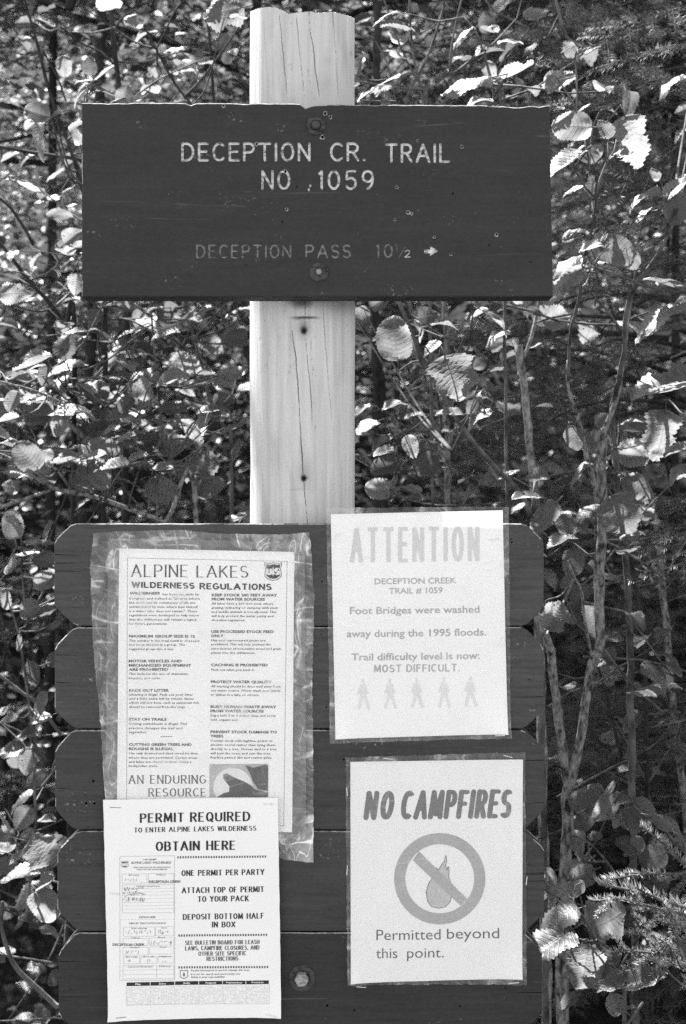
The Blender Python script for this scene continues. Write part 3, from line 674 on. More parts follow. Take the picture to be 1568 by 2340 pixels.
# --- No campfires notice
Z7 = lambda a, b: (744.8+a*.35, 1685.6+b*.35)
def campfire():
    T = thing('campfire_notice', 'NO CAMPFIRES notice with a flame inside a crossed-out ring in a plastic cover', 'notice', P(1000, 2245, 0))
    q = [Z7(160, 155), Z7(1285, 140), Z7(1280, 1570), Z7(163, 1597)]; sl = [Z7(128, 124), Z7(1297, 92), Z7(1309, 1604), Z7(140, 1606)]
    to3 = sheet_map(q, .0008, y0=.0015)
    p, F = quad_sheet(q); lay_sheet('paper', p, F, to3, 0, M_PAPER2 if False else M_PAPER3, T)
    k = Ink(to3)
    k.strokes([([Z7(*a) for a in pl], si) for pl, si in layout('NO', 262, 418, 520, 158, .44, slope=-.012, slant=.13, wmul=.72)], 5.2, 5.9, 'round')
    k.strokes([([Z7(*a) for a in pl], si) for pl, si in layout('CAMPFIRES', 498, 1188, 518, 160, .40, slope=-.012, slant=.13, wmul=.82)], 4.8, 5.7, 'round')
    k.build('heading_text', M_INKC, T)
    k = Ink(to3); c = (743, 918); n = 64
    for i in range(n):
        a0, a1 = 2*math.pi*i/n, 2*math.pi*(i+1)/n
        k.poly([Z7(c[0]+r*math.cos(a), c[1]+r*math.sin(a)) for r, a in ((225, a0), (297, a0), (297, a1), (225, a1))], 0)
    k.poly([Z7(*a) for a in ((567, 797), (608, 741), (922, 1050), (878, 1092))], 3)
    k.build('prohibition_ring', M_INKR, T)
    fl = [(735, 1110), (690, 1100), (662, 1060), (655, 1005), (672, 945), (703, 903), (719, 872), (718, 846), (736, 862), (752, 832), (775, 800), (782, 764), (789, 800), (780, 832), (790, 862), (800, 838), (804, 872), (800, 905), (815, 950), (822, 1010), (812, 1065), (780, 1100)]
    k = Ink(to3); cen = (740, 1000)
    for i in range(len(fl)):
        a, b = fl[i], fl[(i+1) % len(fl)]; k.poly([Z7(*cen), Z7(*a), Z7(*b)], 1)
    k.build('flame_symbol', M_INKFL, T)
    k = Ink(to3)
    for i in range(len(fl)): k.line(*Z7(*fl[i]), *Z7(*fl[(i+1) % len(fl)]), 1.6, 2)
    k.strokes([([Z7(*a) for a in pl], 0) for pl in ([(705, 1065), (700, 1010), (725, 960), (735, 915)], [(760, 1075), (775, 1030), (768, 985)])], .7, .7)
    k.build('flame_outline', M_INKC, T)
    k = Ink(to3)
    for s, x0, x1, y, H in (('Permitted', 330, 748, 1318, 68), ('beyond', 790, 1130, 1310, 68), ('this', 328, 466, 1436, 66), ('point.', 530, 768, 1434, 66)):
        X0, Y = Z7(x0, y); X1, _ = Z7(x1, y); k.font(s, X0, X1, Y, H*.35, -.006, slope=-.01, res=4)
    k.build('body_text', M_INKM, T)
    p, F = quad_sheet(sl, 44, 54, 1.3); lay_sheet('sheet_protector', p, F, to3, .0014, M_FILM, T, q, .0008)
    for a in ((375, 130, 435, 136), (1158, 112, 1215, 126), (135, 322, 140, 375), (140, 830, 137, 890), (1310, 900, 1305, 955), (200, 1612, 262, 1620), (1192, 1594, 1255, 1586)): staple(T, *Z7(a[0], a[1]), *Z7(a[2], a[3]), to3, .0018)
campfire()

# --- Wilderness regulations poster in a crumpled bag
Z4 = lambda a, b: (188.2+a*.35, 1176+b*.35)
def shield(k, kw, cx, cy, w, h, Z, L=0):
    pts = [(-1, -1), (-.55, -.9), (0, -1), (.55, -.9), (1, -1), (1.02, -.6), (.86, -.35), (.98, .1), (.98, .55), (.55, .88), (0, 1), (-.55, .88), (-.98, .55), (-.98, .1), (-.86, -.35), (-1.02, -.6)]
    def dr(kk, sc, l):
        n = len(pts)
        for i in range(n): kk.poly([Z(cx, cy), Z(cx+pts[i][0]*w*sc, cy+pts[i][1]*h*sc), Z(cx+pts[(i+1) % n][0]*w*sc, cy+pts[(i+1) % n][1]*h*sc)], l)
    dr(k, 1, L); dr(kw, .93, L+2); dr(k, .80, L+4)
    kw.strokes([([Z(*a) for a in pl], si) for pl, si in layout('U', cx-w*.66, cx-w*.28, cy+h*.28, h*.6)], w*.035, w*.05, layer=L+6)
    kw.strokes([([Z(*a) for a in pl], si) for pl, si in layout('S', cx+w*.26, cx+w*.66, cy+h*.28, h*.6)], w*.035, w*.05, layer=L+6)
    kw.poly([Z(cx, cy-h*.62), Z(cx+w*.2, cy+h*.32), Z(cx+w*.04, cy+h*.3), Z(cx+w*.04, cy+h*.5), Z(cx-w*.04, cy+h*.5), Z(cx-w*.04, cy+h*.3), Z(cx-w*.2, cy+h*.32)], L+6)
def regulations():
    T = thing('regulations_poster', 'two column ALPINE LAKES wilderness regulations poster inside a crumpled plastic bag', 'poster', P(455, 1965, 0))
    to3 = sheet_map(None, .0008, y0=.0015)
    card = [Z4(170, 155), Z4(1453, 178), (700, 1925), (240, 1925)]; pq = [Z4(243, 220), Z4(1385, 243), (668, 1901), (268, 1893)]
    p, F = quad_sheet(card); lay_sheet('backing_card', p, F, to3, 0, M_CARD, T)
    p, F = quad_sheet(pq); lay_sheet('paper', p, F, to3, .0006, M_PAPER2, T)
    t3 = lambda x, y, o=0: to3(x, y, o+.0006)
    k = Ink(t3)
    k.strokes([([Z4(*a) for a in pl], si) for pl, si in layout('ALPINE', 325, 688, 404, 76, .3, slope=.004)], .6, 1.7, 'flat', serif=2.6)
    k.strokes([([Z4(*a) for a in pl], si) for pl, si in layout('LAKES', 752, 1080, 407, 72, .3, slope=.004)], .6, 1.7, 'flat', serif=2.6)
    k.strokes([([Z4(*a) for a in pl], si) for pl, si in layout('WILDERNESS', 330, 730, 472, 32, .34, slope=.02)], 1.3, 1.9)
    k.strokes([([Z4(*a) for a in pl], si) for pl, si in layout('REGULATIONS', 772, 1232, 483, 34, .34, slope=.012)], 1.3, 1.9)
    k.build('heading_text', M_INK, T)
    k = Ink(t3)
    k.strokes([([Z4(*a) for a in pl], si) for pl, si in layout('AN ENDURING', 308, 805, 1752, 52, .34, .6, slope=0)], .55, 1.35, 'flat', serif=2.2)
    k.strokes([([Z4(*a) for a in pl], si) for pl, si in layout('RESOURCE', 438, 805, 1836, 50, .34, slope=0)], .55, 1.35, 'flat', serif=2.2)
    k.line(*Z4(297, 282), *Z4(1338, 305), .7); k.line(*Z4(297, 282), 290.5, 1890, .7, 1); k.line(*Z4(1338, 305), *Z4(1316, 2030), .7, 1); k.line(640, 1886, 651, 1886, .7)
    k.build('footer_text', M_INKM, T)
    kh, kb = Ink(t3), Ink(t3)
    H = [(312, 508, 520, 'WILDERNESS'), (308, 738, 800, 'MAXIMUM GROUP SIZE IS 12'), (305, 650, 962, 'MOTOR VEHICLES AND'), (306, 712, 990, 'MECHANIZED EQUIPMENT'), (306, 562, 1017, 'ARE PROHIBITED'), (308, 568, 1154, 'PACK OUT LITTER'), (306, 552, 1342, 'STAY ON TRAILS'), (307, 716, 1506, 'CUTTING GREEN TREES AND'), (306, 598, 1534, 'BOUGHS IS ILLEGAL'),
         (846, 1275, 532, 'KEEP STOCK 200 FEET AWAY'), (846, 1194, 559, 'FROM WATER SOURCES'), (842, 1250, 770, 'USE PROCESSED STOCK FEED'), (842, 924, 798, 'ONLY'), (842, 1212, 988, 'CACHING IS PROHIBITED'), (840, 1238, 1098, 'PROTECT WATER QUALITY'), (838, 1268, 1260, 'BURY HUMAN WASTE AWAY'), (838, 1186, 1288, 'FROM WATER SOURCES'), (838, 1272, 1424, 'PREVENT STOCK DAMAGE TO'), (838, 922, 1452, 'TREES')]
    for x0, x1, y, s in H: X0, Y = Z4(x0, y); X1, _ = Z4(x1, y); kh.font(s, X0, X1, Y, 16*.35, .035, slope=.003)
    B = [(525, 765, 526, 'has been set aside by'), (306, 770, 553, 'Congress and defined as "an area where'), (308, 740, 580, 'the earth and its community of life are'), (308, 758, 607, 'untrammeled by man, where man himself'), (308, 752, 635, 'is a visitor who does not remain". These'), (308, 764, 662, 'regulations were developed to help insure'), (308, 750, 690, 'that the Wilderness will remain a legacy'), (306, 558, 717, 'for future generations.'),
         (308, 768, 828, 'This number is the total number of people'), (306, 672, 854, 'and stock allowed in a group. The'), (306, 600, 882, 'suggested group size is less.'), (306, 694, 1044, 'This includes the use of chainsaws,'), (306, 512, 1072, 'bicycles, and carts.'), (308, 725, 1180, 'Littering is illegal. Pack out your litter'), (308, 728, 1206, 'and a little extra left by others. Items'), (308, 764, 1233, 'which will not burn, such as aluminum foil,'), (308, 676, 1260, 'should be removed from fire rings.'),
         (306, 685, 1370, 'Cutting switchbacks is illegal. This'), (306, 655, 1398, 'practice damages the trail and'), (306, 424, 1424, 'vegetation.'), (306, 755, 1562, 'Use only downed and dead wood for fires'), (306, 752, 1590, 'where they are permitted. Certain areas'), (306, 715, 1617, 'and lakes are closed to fires. Carry a'), (306, 498, 1644, 'backpacker stove.'),
         (844, 1250, 586, 'All lakes have a 200 foot zone where'), (844, 1278, 613, 'grazing, tethering or camping with pack'), (844, 1268, 640, 'and saddle animals is not allowed. This'), (844, 1250, 667, 'will help protect the water purity and'), (844, 1066, 694, 'shoreline vegetation.'), (842, 1198, 826, 'Hay and unprocessed grains are'), (842, 1232, 852, 'prohibited. This will help prevent the'), (842, 1298, 880, 'introduction of non-native weed and grain'), (842, 1130, 907, 'plants into the wilderness.'), (842, 1130, 1018, 'Pack out what you pack in.'),
         (840, 1295, 1126, 'All washing should be done well away from'), (840, 1295, 1153, 'any water source. Never wash your hands'), (838, 1158, 1181, 'or dishes in a lake or stream.'), (838, 1268, 1316, 'Dig a hole 3 to 6 inches deep and cover'), (838, 1018, 1344, 'with organic soil.'), (838, 1245, 1480, 'Contain stock with highline, picket or'), (838, 1262, 1507, 'electric corral rather than tying them'), (838, 1270, 1534, 'directly to a tree. Horses tied to a tree'), (838, 1232, 1562, 'will paw the roots and scar the tree.'), (838, 1240, 1589, 'Replace pawed dirt and scatter piles.')]
    for x0, x1, y, s in B: X0, Y = Z4(x0, y); X1, _ = Z4(x1, y); kb.font(s, X0, X1, Y, 14*.35, .012, slope=.003, res=1, shear=.12)
    kb.line(*Z4(512, 1448), *Z4(590, 1446), 1.2)
    kh.build('rule_headings', M_INKM, T); kb.build('rule_text', M_INKS, T)
    k, kw = Ink(t3), Ink(t3); shield(k, kw, 1247, 371, 56, 60, Z4); k.build('forest_shield', M_INK, T); kw.build('shield_lettering', M_INKW, T)
    # wolf against the moon
    k = Ink(t3); k.poly([Z4(832, 1626), Z4(1216, 1624), Z4(1214, 1842), Z4(832, 1842)]); k.build('picture_ground', M_INKP, T)
    k = Ink(t3); n = 30; mo = [(985+128*math.cos(2*math.pi*i/n), min(1841, 1778+128*math.sin(2*math.pi*i/n))) for i in range(n)]; k.poly([Z4(*a) for a in mo], 2); k.build('picture_moon', M_INKW, T)
    k = Ink(t3); k.poly([Z4(*a) for a in ((880, 1841), (925, 1815), (960, 1806), (962, 1770), (940, 1742), (922, 1718), (924, 1692), (944, 1684), (975, 1702), (1015, 1722), (1060, 1740), (1105, 1765), (1125, 1790), (1170, 1800), (1214, 1812), (1214, 1841))], 4)
    k.poly([Z4(*a) for a in ((1065, 1632), (1120, 1650), (1200, 1628), (1214, 1640), (1214, 1800), (1150, 1790), (1115, 1740), (1098, 1690))], 4); k.build('picture_wolf', M_INKM, T)
    # crumpled bag over everything
    ny, nx = 74, 52; L_ = [(0, 216), (.1, 208), (.35, 215), (.6, 232), (.85, 243), (1, 250)]; R_ = [(0, 706), (.03, 710), (.2, 719), (.45, 714), (.7, 716), (1, 717)]; T_ = [(0, 1219), (.12, 1214), (.4, 1211), (.6, 1220), (.9, 1221), (1, 1216)]; B_ = [(0, 1950), (.8, 1952), (.86, 1962), (1, 1969)]
    pts = []
    for j in range(ny+1):
        t = j/ny
        for i in range(nx+1):
            s = i/nx; x = interp(L_, t)*(1-s)+interp(R_, t)*s+(random.uniform(-1.2, 1.2) if i in (0, nx) else 0); y = interp(T_, s)*(1-t)+interp(B_, s)*t+(random.uniform(-.8, .8) if j in (0, ny) else 0); pts.append((x, y))
    F = [(j*(nx+1)+i, j*(nx+1)+i+1, (j+1)*(nx+1)+i+1, (j+1)*(nx+1)+i) for j in range(ny) for i in range(nx)]
    lay_sheet('plastic_bag', pts, F, to3, .0020, M_BAG, T, pq, .0022)
regulations()

# --- Permit notice
Z5 = lambda a, b: (219.5+a*.3, 1787.5+b*.3)
def permit():
    T = thing('permit_notice', 'PERMIT REQUIRED sheet with a small form and calendar overlapping the regulations poster', 'notice', P(447, 2325, 0))
    q = [Z5(65, 122), Z5(1388, 105), Z5(1415, 1765), Z5(105, 1795)]
    to3 = sheet_map(q, .0009, y0=.0088)
    p, F = quad_sheet(q, wob=.5); lay_sheet('paper', p, F, to3, 0, M_PAPER3, T)
    k = Ink(to3); sl = -.018
    for s, x0, x1, y, H, wh, wv, gp in (('PERMIT', 350, 672, 292, 62, .9, 2.3, .36), ('REQUIRED', 730, 1172, 286, 64, .9, 2.3, .36), ('TO ENTER ALPINE LAKES WILDERNESS', 302, 1222, 368, 33, .5, 1.15, .34), ('OBTAIN HERE', 470, 1062, 506, 62, .9, 2.4, .36),
            ('ONE PERMIT PER PARTY', 662, 1282, 697, 38, .6, 1.4, .36), ('ATTACH TOP OF PERMIT', 664, 1280, 828, 38, .6, 1.4, .36), ('TO YOUR PACK', 784, 1164, 894, 38, .6, 1.4, .36), ('DEPOSIT BOTTOM HALF', 672, 1280, 1030, 38, .6, 1.4, .36), ('IN BOX', 892, 1062, 1088, 38, .6, 1.4, .36)):
        k.strokes([([Z5(*a) for a in pl], si) for pl, si in layout(s, x0, x1, y, H, gp, .62, slope=sl)], wh, wv)
    k.build('heading_text', M_INK, T)
    k = Ink(to3)
    for s, x0, x1, y in (('SEE BULLETIN BOARD FOR LEASH', 688, 1246, 1222), ('LAWS, CAMPFIRE CLOSURES, AND', 688, 1246, 1264), ('OTHER SITE SPECIFIC', 788, 1146, 1304), ('RESTRICTIONS', 850, 1086, 1342)):
        k.strokes([([Z5(*a) for a in pl], si) for pl, si in layout(s, x0, x1, y, 28, .34, .6, slope=sl)], .5, 1.0)
    for x0, x1, y in ((632, 1295, 558), (640, 1302, 1152), (640, 1310, 1394)):
        n = 35
        for i in range(n):
            x = x0+(x1-x0)*i/(n-1); yy = y+sl*(x-x0)*.6; k.poly([Z5(x-6, yy-8), Z5(x+5, yy-8), Z5(x+5, yy+8), Z5(x-6, yy+8)])
    for s, x0, x1, y in (('Permit information is used to manage this area.', 728, 1175, 1424), ('It is not for search and rescue purposes.', 728, 1105, 1452), ('Safety is your responsibility.', 728, 988, 1474)):
        X0, Y = Z5(x0, y); X1, _ = Z5(x1, y); k.font(s, X0, X1, Y, 4.2, .01, slope=sl, res=1, shear=.2)
    for s, x0, x1, y in (('DECEPTION CREEK', 412, 655, 750), ('DECEPTION CREEK', 136, 380, 1228)):
        X0, Y = Z5(x0, y); X1, _ = Z5(x1, y); k.font(s, X0, X1, Y, 5.2, .03, res=2)
    k.build('small_text', M_INKM, T)
    # the little form
    k = Ink(to3)
    k.rect(*Z5(192, 550), *Z5(606, 1492), .6, -.01)
    for x0, y0, x1, y1 in ((208, 682, 395, 752), (408, 680, 600, 752), (210, 765, 600, 978), (218, 1086, 455, 1156), (462, 1085, 598, 1154), (215, 1172, 405, 1225), (415, 1170, 600, 1225), (215, 1240, 405, 1298), (415, 1238, 600, 1292), (218, 1312, 340, 1364), (348, 1312, 470, 1362), (480, 1310, 600, 1360), (215, 1378, 600, 1478)):
        k.rect(*Z5(x0, y0), *Z5(x1, y1), .5)
    for y in (795, 820, 845, 872, 900, 925, 950): k.line(*Z5(212, y), *Z5(598, y-3), .35)
    for x in range(200, 600, 26): k.line(*Z5(x, 1028), *Z5(x+14, 1028), .5)
    k.line(*Z5(470, 1380), *Z5(470, 1476), .5); k.line(*Z5(218, 1412), *Z5(598, 1410), .4); k.line(*Z5(218, 1446), *Z5(598, 1444), .4)
    k.build('form_lines', M_INKT, T)
    k = Ink(to3)
    for s, x0, x1, y, H in (('USE PERMIT', 370, 470, 580, 12), ('ALPINE LAKES WILDERNESS', 276, 582, 606, 17), ('READ AND FOLLOW ALL REGULATIONS', 296, 575, 638, 10), ('VALID FOR TRIP SHOWN BELOW', 318, 550, 654, 10), ('Date', 260, 340, 696, 10), ('Trailhead', 465, 535, 694, 10), ('List Number of people in party', 315, 495, 780, 10), ('DETACH HERE', 338, 462, 1018, 15), ('DEPOSIT THIS PORTION IN BOX', 262, 540, 1064, 13), ('Date entering', 280, 395, 1100, 11), ('Date out', 505, 548, 1098, 11), ('Trailhead', 275, 340, 1172, 10), ('Area', 475, 535, 1170, 10), ('Number', 270, 340, 1244, 9), ('of people', 490, 540, 1243, 9), ('Group', 232, 325, 1316, 10), ('Stock', 365, 455, 1316, 10), ('Nights', 490, 578, 1315, 10), ('Comments and other information', 250, 440, 1392, 10), ('Name', 490, 575, 1390, 10)):
        X0, Y = Z5(x0, y); X1, _ = Z5(x1, y); k.font(s, X0, X1, Y, H*.3, .01, res=1, shear=.1 if H > 14 else 0)
    rr = random.Random(3)
    for x0, x1, y0, y1, n in ((232, 370, 715, 745, 7), (218, 375, 780, 810, 14), (218, 385, 812, 850, 16), (218, 385, 852, 895, 16), (235, 440, 1105, 1145, 10), (480, 560, 1105, 1145, 6), (425, 600, 1190, 1225, 12), (230, 350, 1260, 1290, 6), (255, 280, 1330, 1355, 2), (400, 425, 1330, 1355, 2), (520, 545, 1330, 1355, 2)):
        for i in range(n):
            x = x0+(x1-x0)*i/n; pl = [(x+rr.uniform(-4, 10), rr.uniform(y0, y1)) for _ in range(3)]
            for a, b in zip(pl[:-1], pl[1:]): k.line(*Z5(*a), *Z5(*b), .7, rr.random()*4)
    for (x0, y0, x1, y1) in ((115, 178, 200, 182), (165, 1768, 243, 1762)): k.line(*Z5(x0, y0), *Z5(x1, y1), 1.2)
    k.build('form_text', M_INKS, T)
    k, kw = Ink(to3), Ink(to3); shield(k, kw, 230, 610, 27, 26, Z5); k.build('form_shield', M_INKM, T); kw.build('form_shield_lettering', M_INKW, T)
    # outline emblem with a tree
    k = Ink(to3); pts = [(-1, -1), (0, -.9), (1, -1), (.9, -.3), (1, .5), (0, 1), (-1, .5), (-.9, -.3)]
    for i in range(8): a, b = pts[i], pts[(i+1) % 8]; k.line(*Z5(676+a[0]*30, 1448+a[1]*32), *Z5(676+b[0]*30, 1448+b[1]*32), 1.3, i % 2)
    k.poly([Z5(676, 1428), Z5(686, 1456), Z5(678, 1456), Z5(678, 1466), Z5(674, 1466), Z5(674, 1456), Z5(666, 1456)]); k.build('emblem', M_INKM, T)
    # calendar strip
    k, kw, kd = Ink(to3), Ink(to3), Ink(to3); months = ('May', 'June', 'July', 'August', 'September', 'October')
    X = [240, 421, 606, 788, 969, 1146, 1323]; yb = lambda x: 1506-(x-240)*.0175
    for i, mname in enumerate(months):
        x0, x1 = X[i]+3, X[i+1]-3; k.poly([Z5(x0, yb(x0)), Z5(x1, yb(x1)), Z5(x1, yb(x1)+27), Z5(x0, yb(x0)+27)])
        cx = (x0+x1)/2; w_ = 7*len(mname); a, Y = Z5(cx-w_, yb(cx)+19); b, _ = Z5(cx+w_, 0); kw.font(mname, a, b, Y, 3.6, .03, layer=2, res=1)
        for r in range(13):
            for c in range(14):
                if rr.random() < .25: continue
                x = x0+8+(x1-x0-16)*c/13; y = yb(x)+40+r*10.5; s = rr.uniform(3, 4.2); kd.poly([Z5(x-s, y-2), Z5(x+s, y-2), Z5(x+s, y+2), Z5(x-s, y+2)])
    for x in X: kd.line(*Z5(x, yb(x)+26), *Z5(x+2, yb(x)+175), .8, 1)
    kd.line(*Z5(240, 1676), *Z5(1325, 1662), .7)
    k.build('calendar_headers', M_INK, T); kw.build('month_names', M_INKW, T); kd.build('calendar_days', M_INKCAL, T)
    for a in ((1280, 148, 1355, 152), (1305, 1742, 1388, 1752), (116, 828, 190, 834)): staple(T, *Z5(a[0], a[1]), *Z5(a[2], a[3]), to3, .0004)
permit()

# ------------------------------------------------------------ leaves
def leaf_mesh(name, kind, seed, curl=0.3, fold=0.35, twist=0.0):
    """unit leaf: base at origin, tip at +Y, upper side +Z"""
    rr = random.Random(seed*7+len(kind)); nu, nv = 26, 5
    V, UV, F = [], [], []
    nveins = 9.0; wl, wr = rr.uniform(.84, 1.1), rr.uniform(.84, 1.1); lean = rr.uniform(-.09, .09); cup = rr.uniform(-.5, .55); wave = rr.uniform(.02, .07); wk = rr.uniform(.72, 1.02); hook = rr.uniform(-.2, .5); ph = rr.uniform(0, 6)
    for i in range(nu+1):
        u = i/nu
        if kind == 'alder': w = .40*2.36*(u**.52)*((1-u)**.74)*(1+.12*math.exp(-((u-.25)/.18)**2))
        elif kind == 'round': w = .45*1.98*(u**.42)*((1-u)**.52)
        elif kind == 'lobed': w = .50*2.2*(u**.42)*((1-u)**.62)*(1+.17*math.cos((u-.20)*math.pi*2*2.1))
        else: w = .25*2.2*(u**.6)*((1-u)**.62)
        if i == 0 or i == nu: w = .004
        tooth = {'alder': .034, 'round': .020, 'lobed': .045, 'oval': .004}[kind]
        for j in range(-nv, nv+1):
            v = j/nv; a = abs(v); ww = w*wk*(wl if v < 0 else wr)
            if a > .75 and 0 < i < nu: ww += tooth*(1 if i % 2 else -.4)*(.5+rr.random())
            back = .10*a*(1-u)*(1.6 if kind in ('lobed', 'round') else .6)  # heart-shaped base
            x = v*ww+lean*math.sin(u*3)*u; y = u-back*(1-(u*2-.6)**2 if u < .8 else .4)
            cor = .024*math.cos(2*math.pi*((u-.26*a)*nveins))*(1-a**4)*min(1, a*4) if kind != 'oval' else .004*math.cos(40*(u-.2*a))
            z = fold*abs(v*ww)*(1-.4*a)-curl*(u-.1)**2*.55+cor*(.7 if kind == 'round' else 1)+wave*math.sin(u*9+v*3+ph)*a+twist*v*ww*u
            z -= cup*a*a*ww*.7+hook*max(0, u-.72)**2*3+.02*math.sin(u*17+ph)*a*a
            V.append((x, y, z)); UV.append((u, v*.5+.5))
    W = 2*nv+1; bites = [(rr.randint(4, nu-4), rr.choice((0, 1, 2, W-3, W-2))) for _ in range(rr.choice((0, 0, 1, 2, 3)))]
    for i in range(nu):
        for j in range(W-1):
            if (i, j) in bites: continue
            F.append((i*W+j, i*W+j+1, (i+1)*W+j+1, (i+1)*W+j))
    return mesh_np(name, np.array(V), np.array(F), M_LEAF, smooth=True, uv=UV)
LEAVES = {k: [leaf_mesh('leaf', k, s+10*q, c*(1+.3*(q-1)), f, t) for q in range(4) for s, c, f, t in ((1, .25, .30, 0), (2, .8, .15, .25), (3, -.25, .5, -.2), (4, 1.3, .35, .1))] for k in ('alder', 'round', 'lobed', 'oval')}
def leaf_matrix(base, t, f, roll=0.0):
    t = t.normalized(); n = Vector((0, -1, 0))*f+Vector((0, .12, 1))*(1-f)
    n = (n-t*n.dot(t)).normalized(); x = t.cross(n)
    M = Matrix((x, t, n)).transposed()
    return M @ Matrix.Rotation(roll, 3, 'Y')
def put_leaf(root, base, t, f, size, kind='alder', variant=None, roll=0.0):
    me = LEAVES[kind][(variant if variant is not None else random.randrange(4))+4*random.randrange(4)]
    o = bpy.data.objects.new('leaf', me); link(o, root)
    M = leaf_matrix(base, t, f, roll).to_4x4() @ Matrix.Diagonal((size, size, size, 1)); M.translation = base-root.location
    o.matrix_basis = M; return o

# stems: name, category, label, group, material, list of (points in photo units, depth, widths)
def stem3(pts, y, wd, ground=False):
    ys = y if isinstance(y, (list, tuple)) else [y]*len(pts); n = len(pts)
    ws = wd if isinstance(wd, (list, tuple)) else [wd]*n
    Q = [P(a, b, ys[i]) for i, (a, b) in enumerate(pts)]; R = [ws[i]*.5*S*(D+ys[i])/D for i in range(n)]
    if ground: Q.append(Vector((Q[-1].x+.03*(1 if Q[-1].x > 0 else -1), Q[-1].y+.05, -.05))); R.append(R[-1]*1.3)
    return Q, R
PL = []     # (root, sample points)
def plant(name, cat, label, m, stems, group=None):
    allp = []; conv = []
    for st in stems:
        Q, R = stem3(*st); conv.append((Q, R))
    low = min((q for Q, R in conv for q in Q), key=lambda v: v.z)
    T = thing(name, label, cat, (low.x, low.y, 0.0), group)
    for i, (Q, R) in enumerate(conv):
        mb = MB(); mb.tube(Q, R, 10, .012, .05, .34)
        mb.build('trunk' if i == 0 else 'branch', m, T)
        q2, r2 = resample(Q, R, .02); allp += list(zip(q2, r2))
    PL.append({'root': T, 'pts': allp, 'twig': MB(), 'n': 0}); return len(PL)-1

# right of the post
FORK = plant('forked_sapling', 'sapling', 'grey mottled sapling forking into two trunks just right of the notice board', M_BARK,
    [([(1369, 1490), (1356, 1515), (1338, 1598), (1323, 1707), (1306, 1790), (1297, 1830), (1292, 2034), (1288, 2339)], .45, [22, 21, 21, 21, 24, 27, 27, 29], True),
     ([(1378, 985), (1375, 1176), (1372, 1297), (1369, 1490)], .45, [20, 23, 24, 22]),
     ([(1236, 1380), (1241, 1432), (1258, 1490), (1273, 1598), (1283, 1707), (1300, 1800)], [.40, .40, .42, .44, .45, .46], [12, 15, 19, 20, 21, 22]),
     ([(1299, 862), (1297, 784+40), (1300, 890), (1322, 960), (1340, 1040), (1357, 1100), (1374, 1190)], [.38, .38, .38, .4, .41, .43, .45], [5, 6, 8, 9, 11, 12, 13]),
     ([(1380, 992), (1405, 920), (1426, 814), (1434, 740)], .45, [13, 12, 11, 10]),
     ([(1297, 1281), (1312, 1320), (1330, 1351), (1336, 1411), (1348, 1477), (1352, 1505)], [.35, .36, .38, .4, .43, .45], 6)])
CUT = plant('cut_sapling', 'sapling', 'pale sapling stem cut flat at its top, below the sign at right', M_BARKP,
    [([(1186, 789), (1190, 830), (1196, 880), (1210, 996), (1219, 1116), (1224, 1200), (1235, 1500)], .6, [19, 17, 17, 17, 18, 19, 20], True), ([(1236, 660), (1231, 696), (1216, 765), (1203, 800), (1192, 824)], .6, [6, 7, 8, 8, 9])])
STRAIGHT = plant('straight_sapling', 'sapling', 'straight upright grey stem right of the post under the sign', M_BARK,
    [([(1014, 500), (1016, 681), (1020, 786), (1021, 966), (1024, 1155), (1026, 1400)], 1.0, [10, 12, 13, 14, 15, 16], True), ([(900, 1130), (905, 1040), (908, 980), (917, 900)], .8, [6, 6, 5, 4])])
DIAG = plant('leaning_branch_shrub', 'shrub', 'dark branch slanting down rightwards behind the cut sapling with a big ribbed leaf on it', M_TWIG,
    [([(905, 650), (913, 690), (946, 771), (964, 825), (1012, 900), (1054, 972), (1120, 1056), (1186, 1122), (1215, 1185), (1232, 1300)], [.4]*5+[.4, .42, .46, .48, .5], [7, 8, 9, 14, 10, 10, 10, 11, 12, 13], True),
     ([(966, 815), (982, 840), (994, 876), (1006, 936), (1008, 980)], [.42, .42, .43, .5, .55], [7, 7, 7, 7, 6]), ([(1105, 888), (1063, 969), (1033, 1032)], [.5, .55, .6], [3, 4, 4]), ([(1040, 826), (1056, 778), (1090, 724), (1112, 690)], .5, [4, 4, 3, 3]), ([(1050, 830), (1034, 950), (1056, 975)], .42, [2, 3, 3])])
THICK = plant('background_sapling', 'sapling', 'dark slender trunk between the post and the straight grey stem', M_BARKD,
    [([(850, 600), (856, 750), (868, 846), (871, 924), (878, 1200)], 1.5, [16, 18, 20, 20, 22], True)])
SHOOT_R = plant('right_edge_shrub', 'shrub', 'arching shrub with large toothed sunlit leaves at the right edge beside the sign', M_TWIG,
    [([(1545, 480), (1538, 514), (1503, 583), (1460, 645), (1439, 677), (1428, 744), (1428, 798), (1416, 862), (1400, 960), (1420, 1200), (1440, 1500)], [.22, .22, .24, .26, .28, .3, .32, .36, .5, .55, .6], [6, 7, 9, 11, 12, 11, 11, 12, 13, 14, 16], True),
     ([(1348, 608), (1417, 629), (1482, 656), (1546, 666), (1600, 684), (1660, 800)], [.2, .2, .2, .2, .2, .2], [4, 4, 4, 4, 5, 6]), ([(1300, 632), (1335, 612), (1352, 610)], .2, 3), ([(1358, 608), (1366, 640), (1350, 668), (1380, 700), (1425, 760)], [.2, .24, .26, .28, .3], [3, 4, 4, 5, 5]), ([(1600, 880), (1620, 990), (1640, 1200), (1640, 2000)], .15, [5, 6, 8, 10], True)])
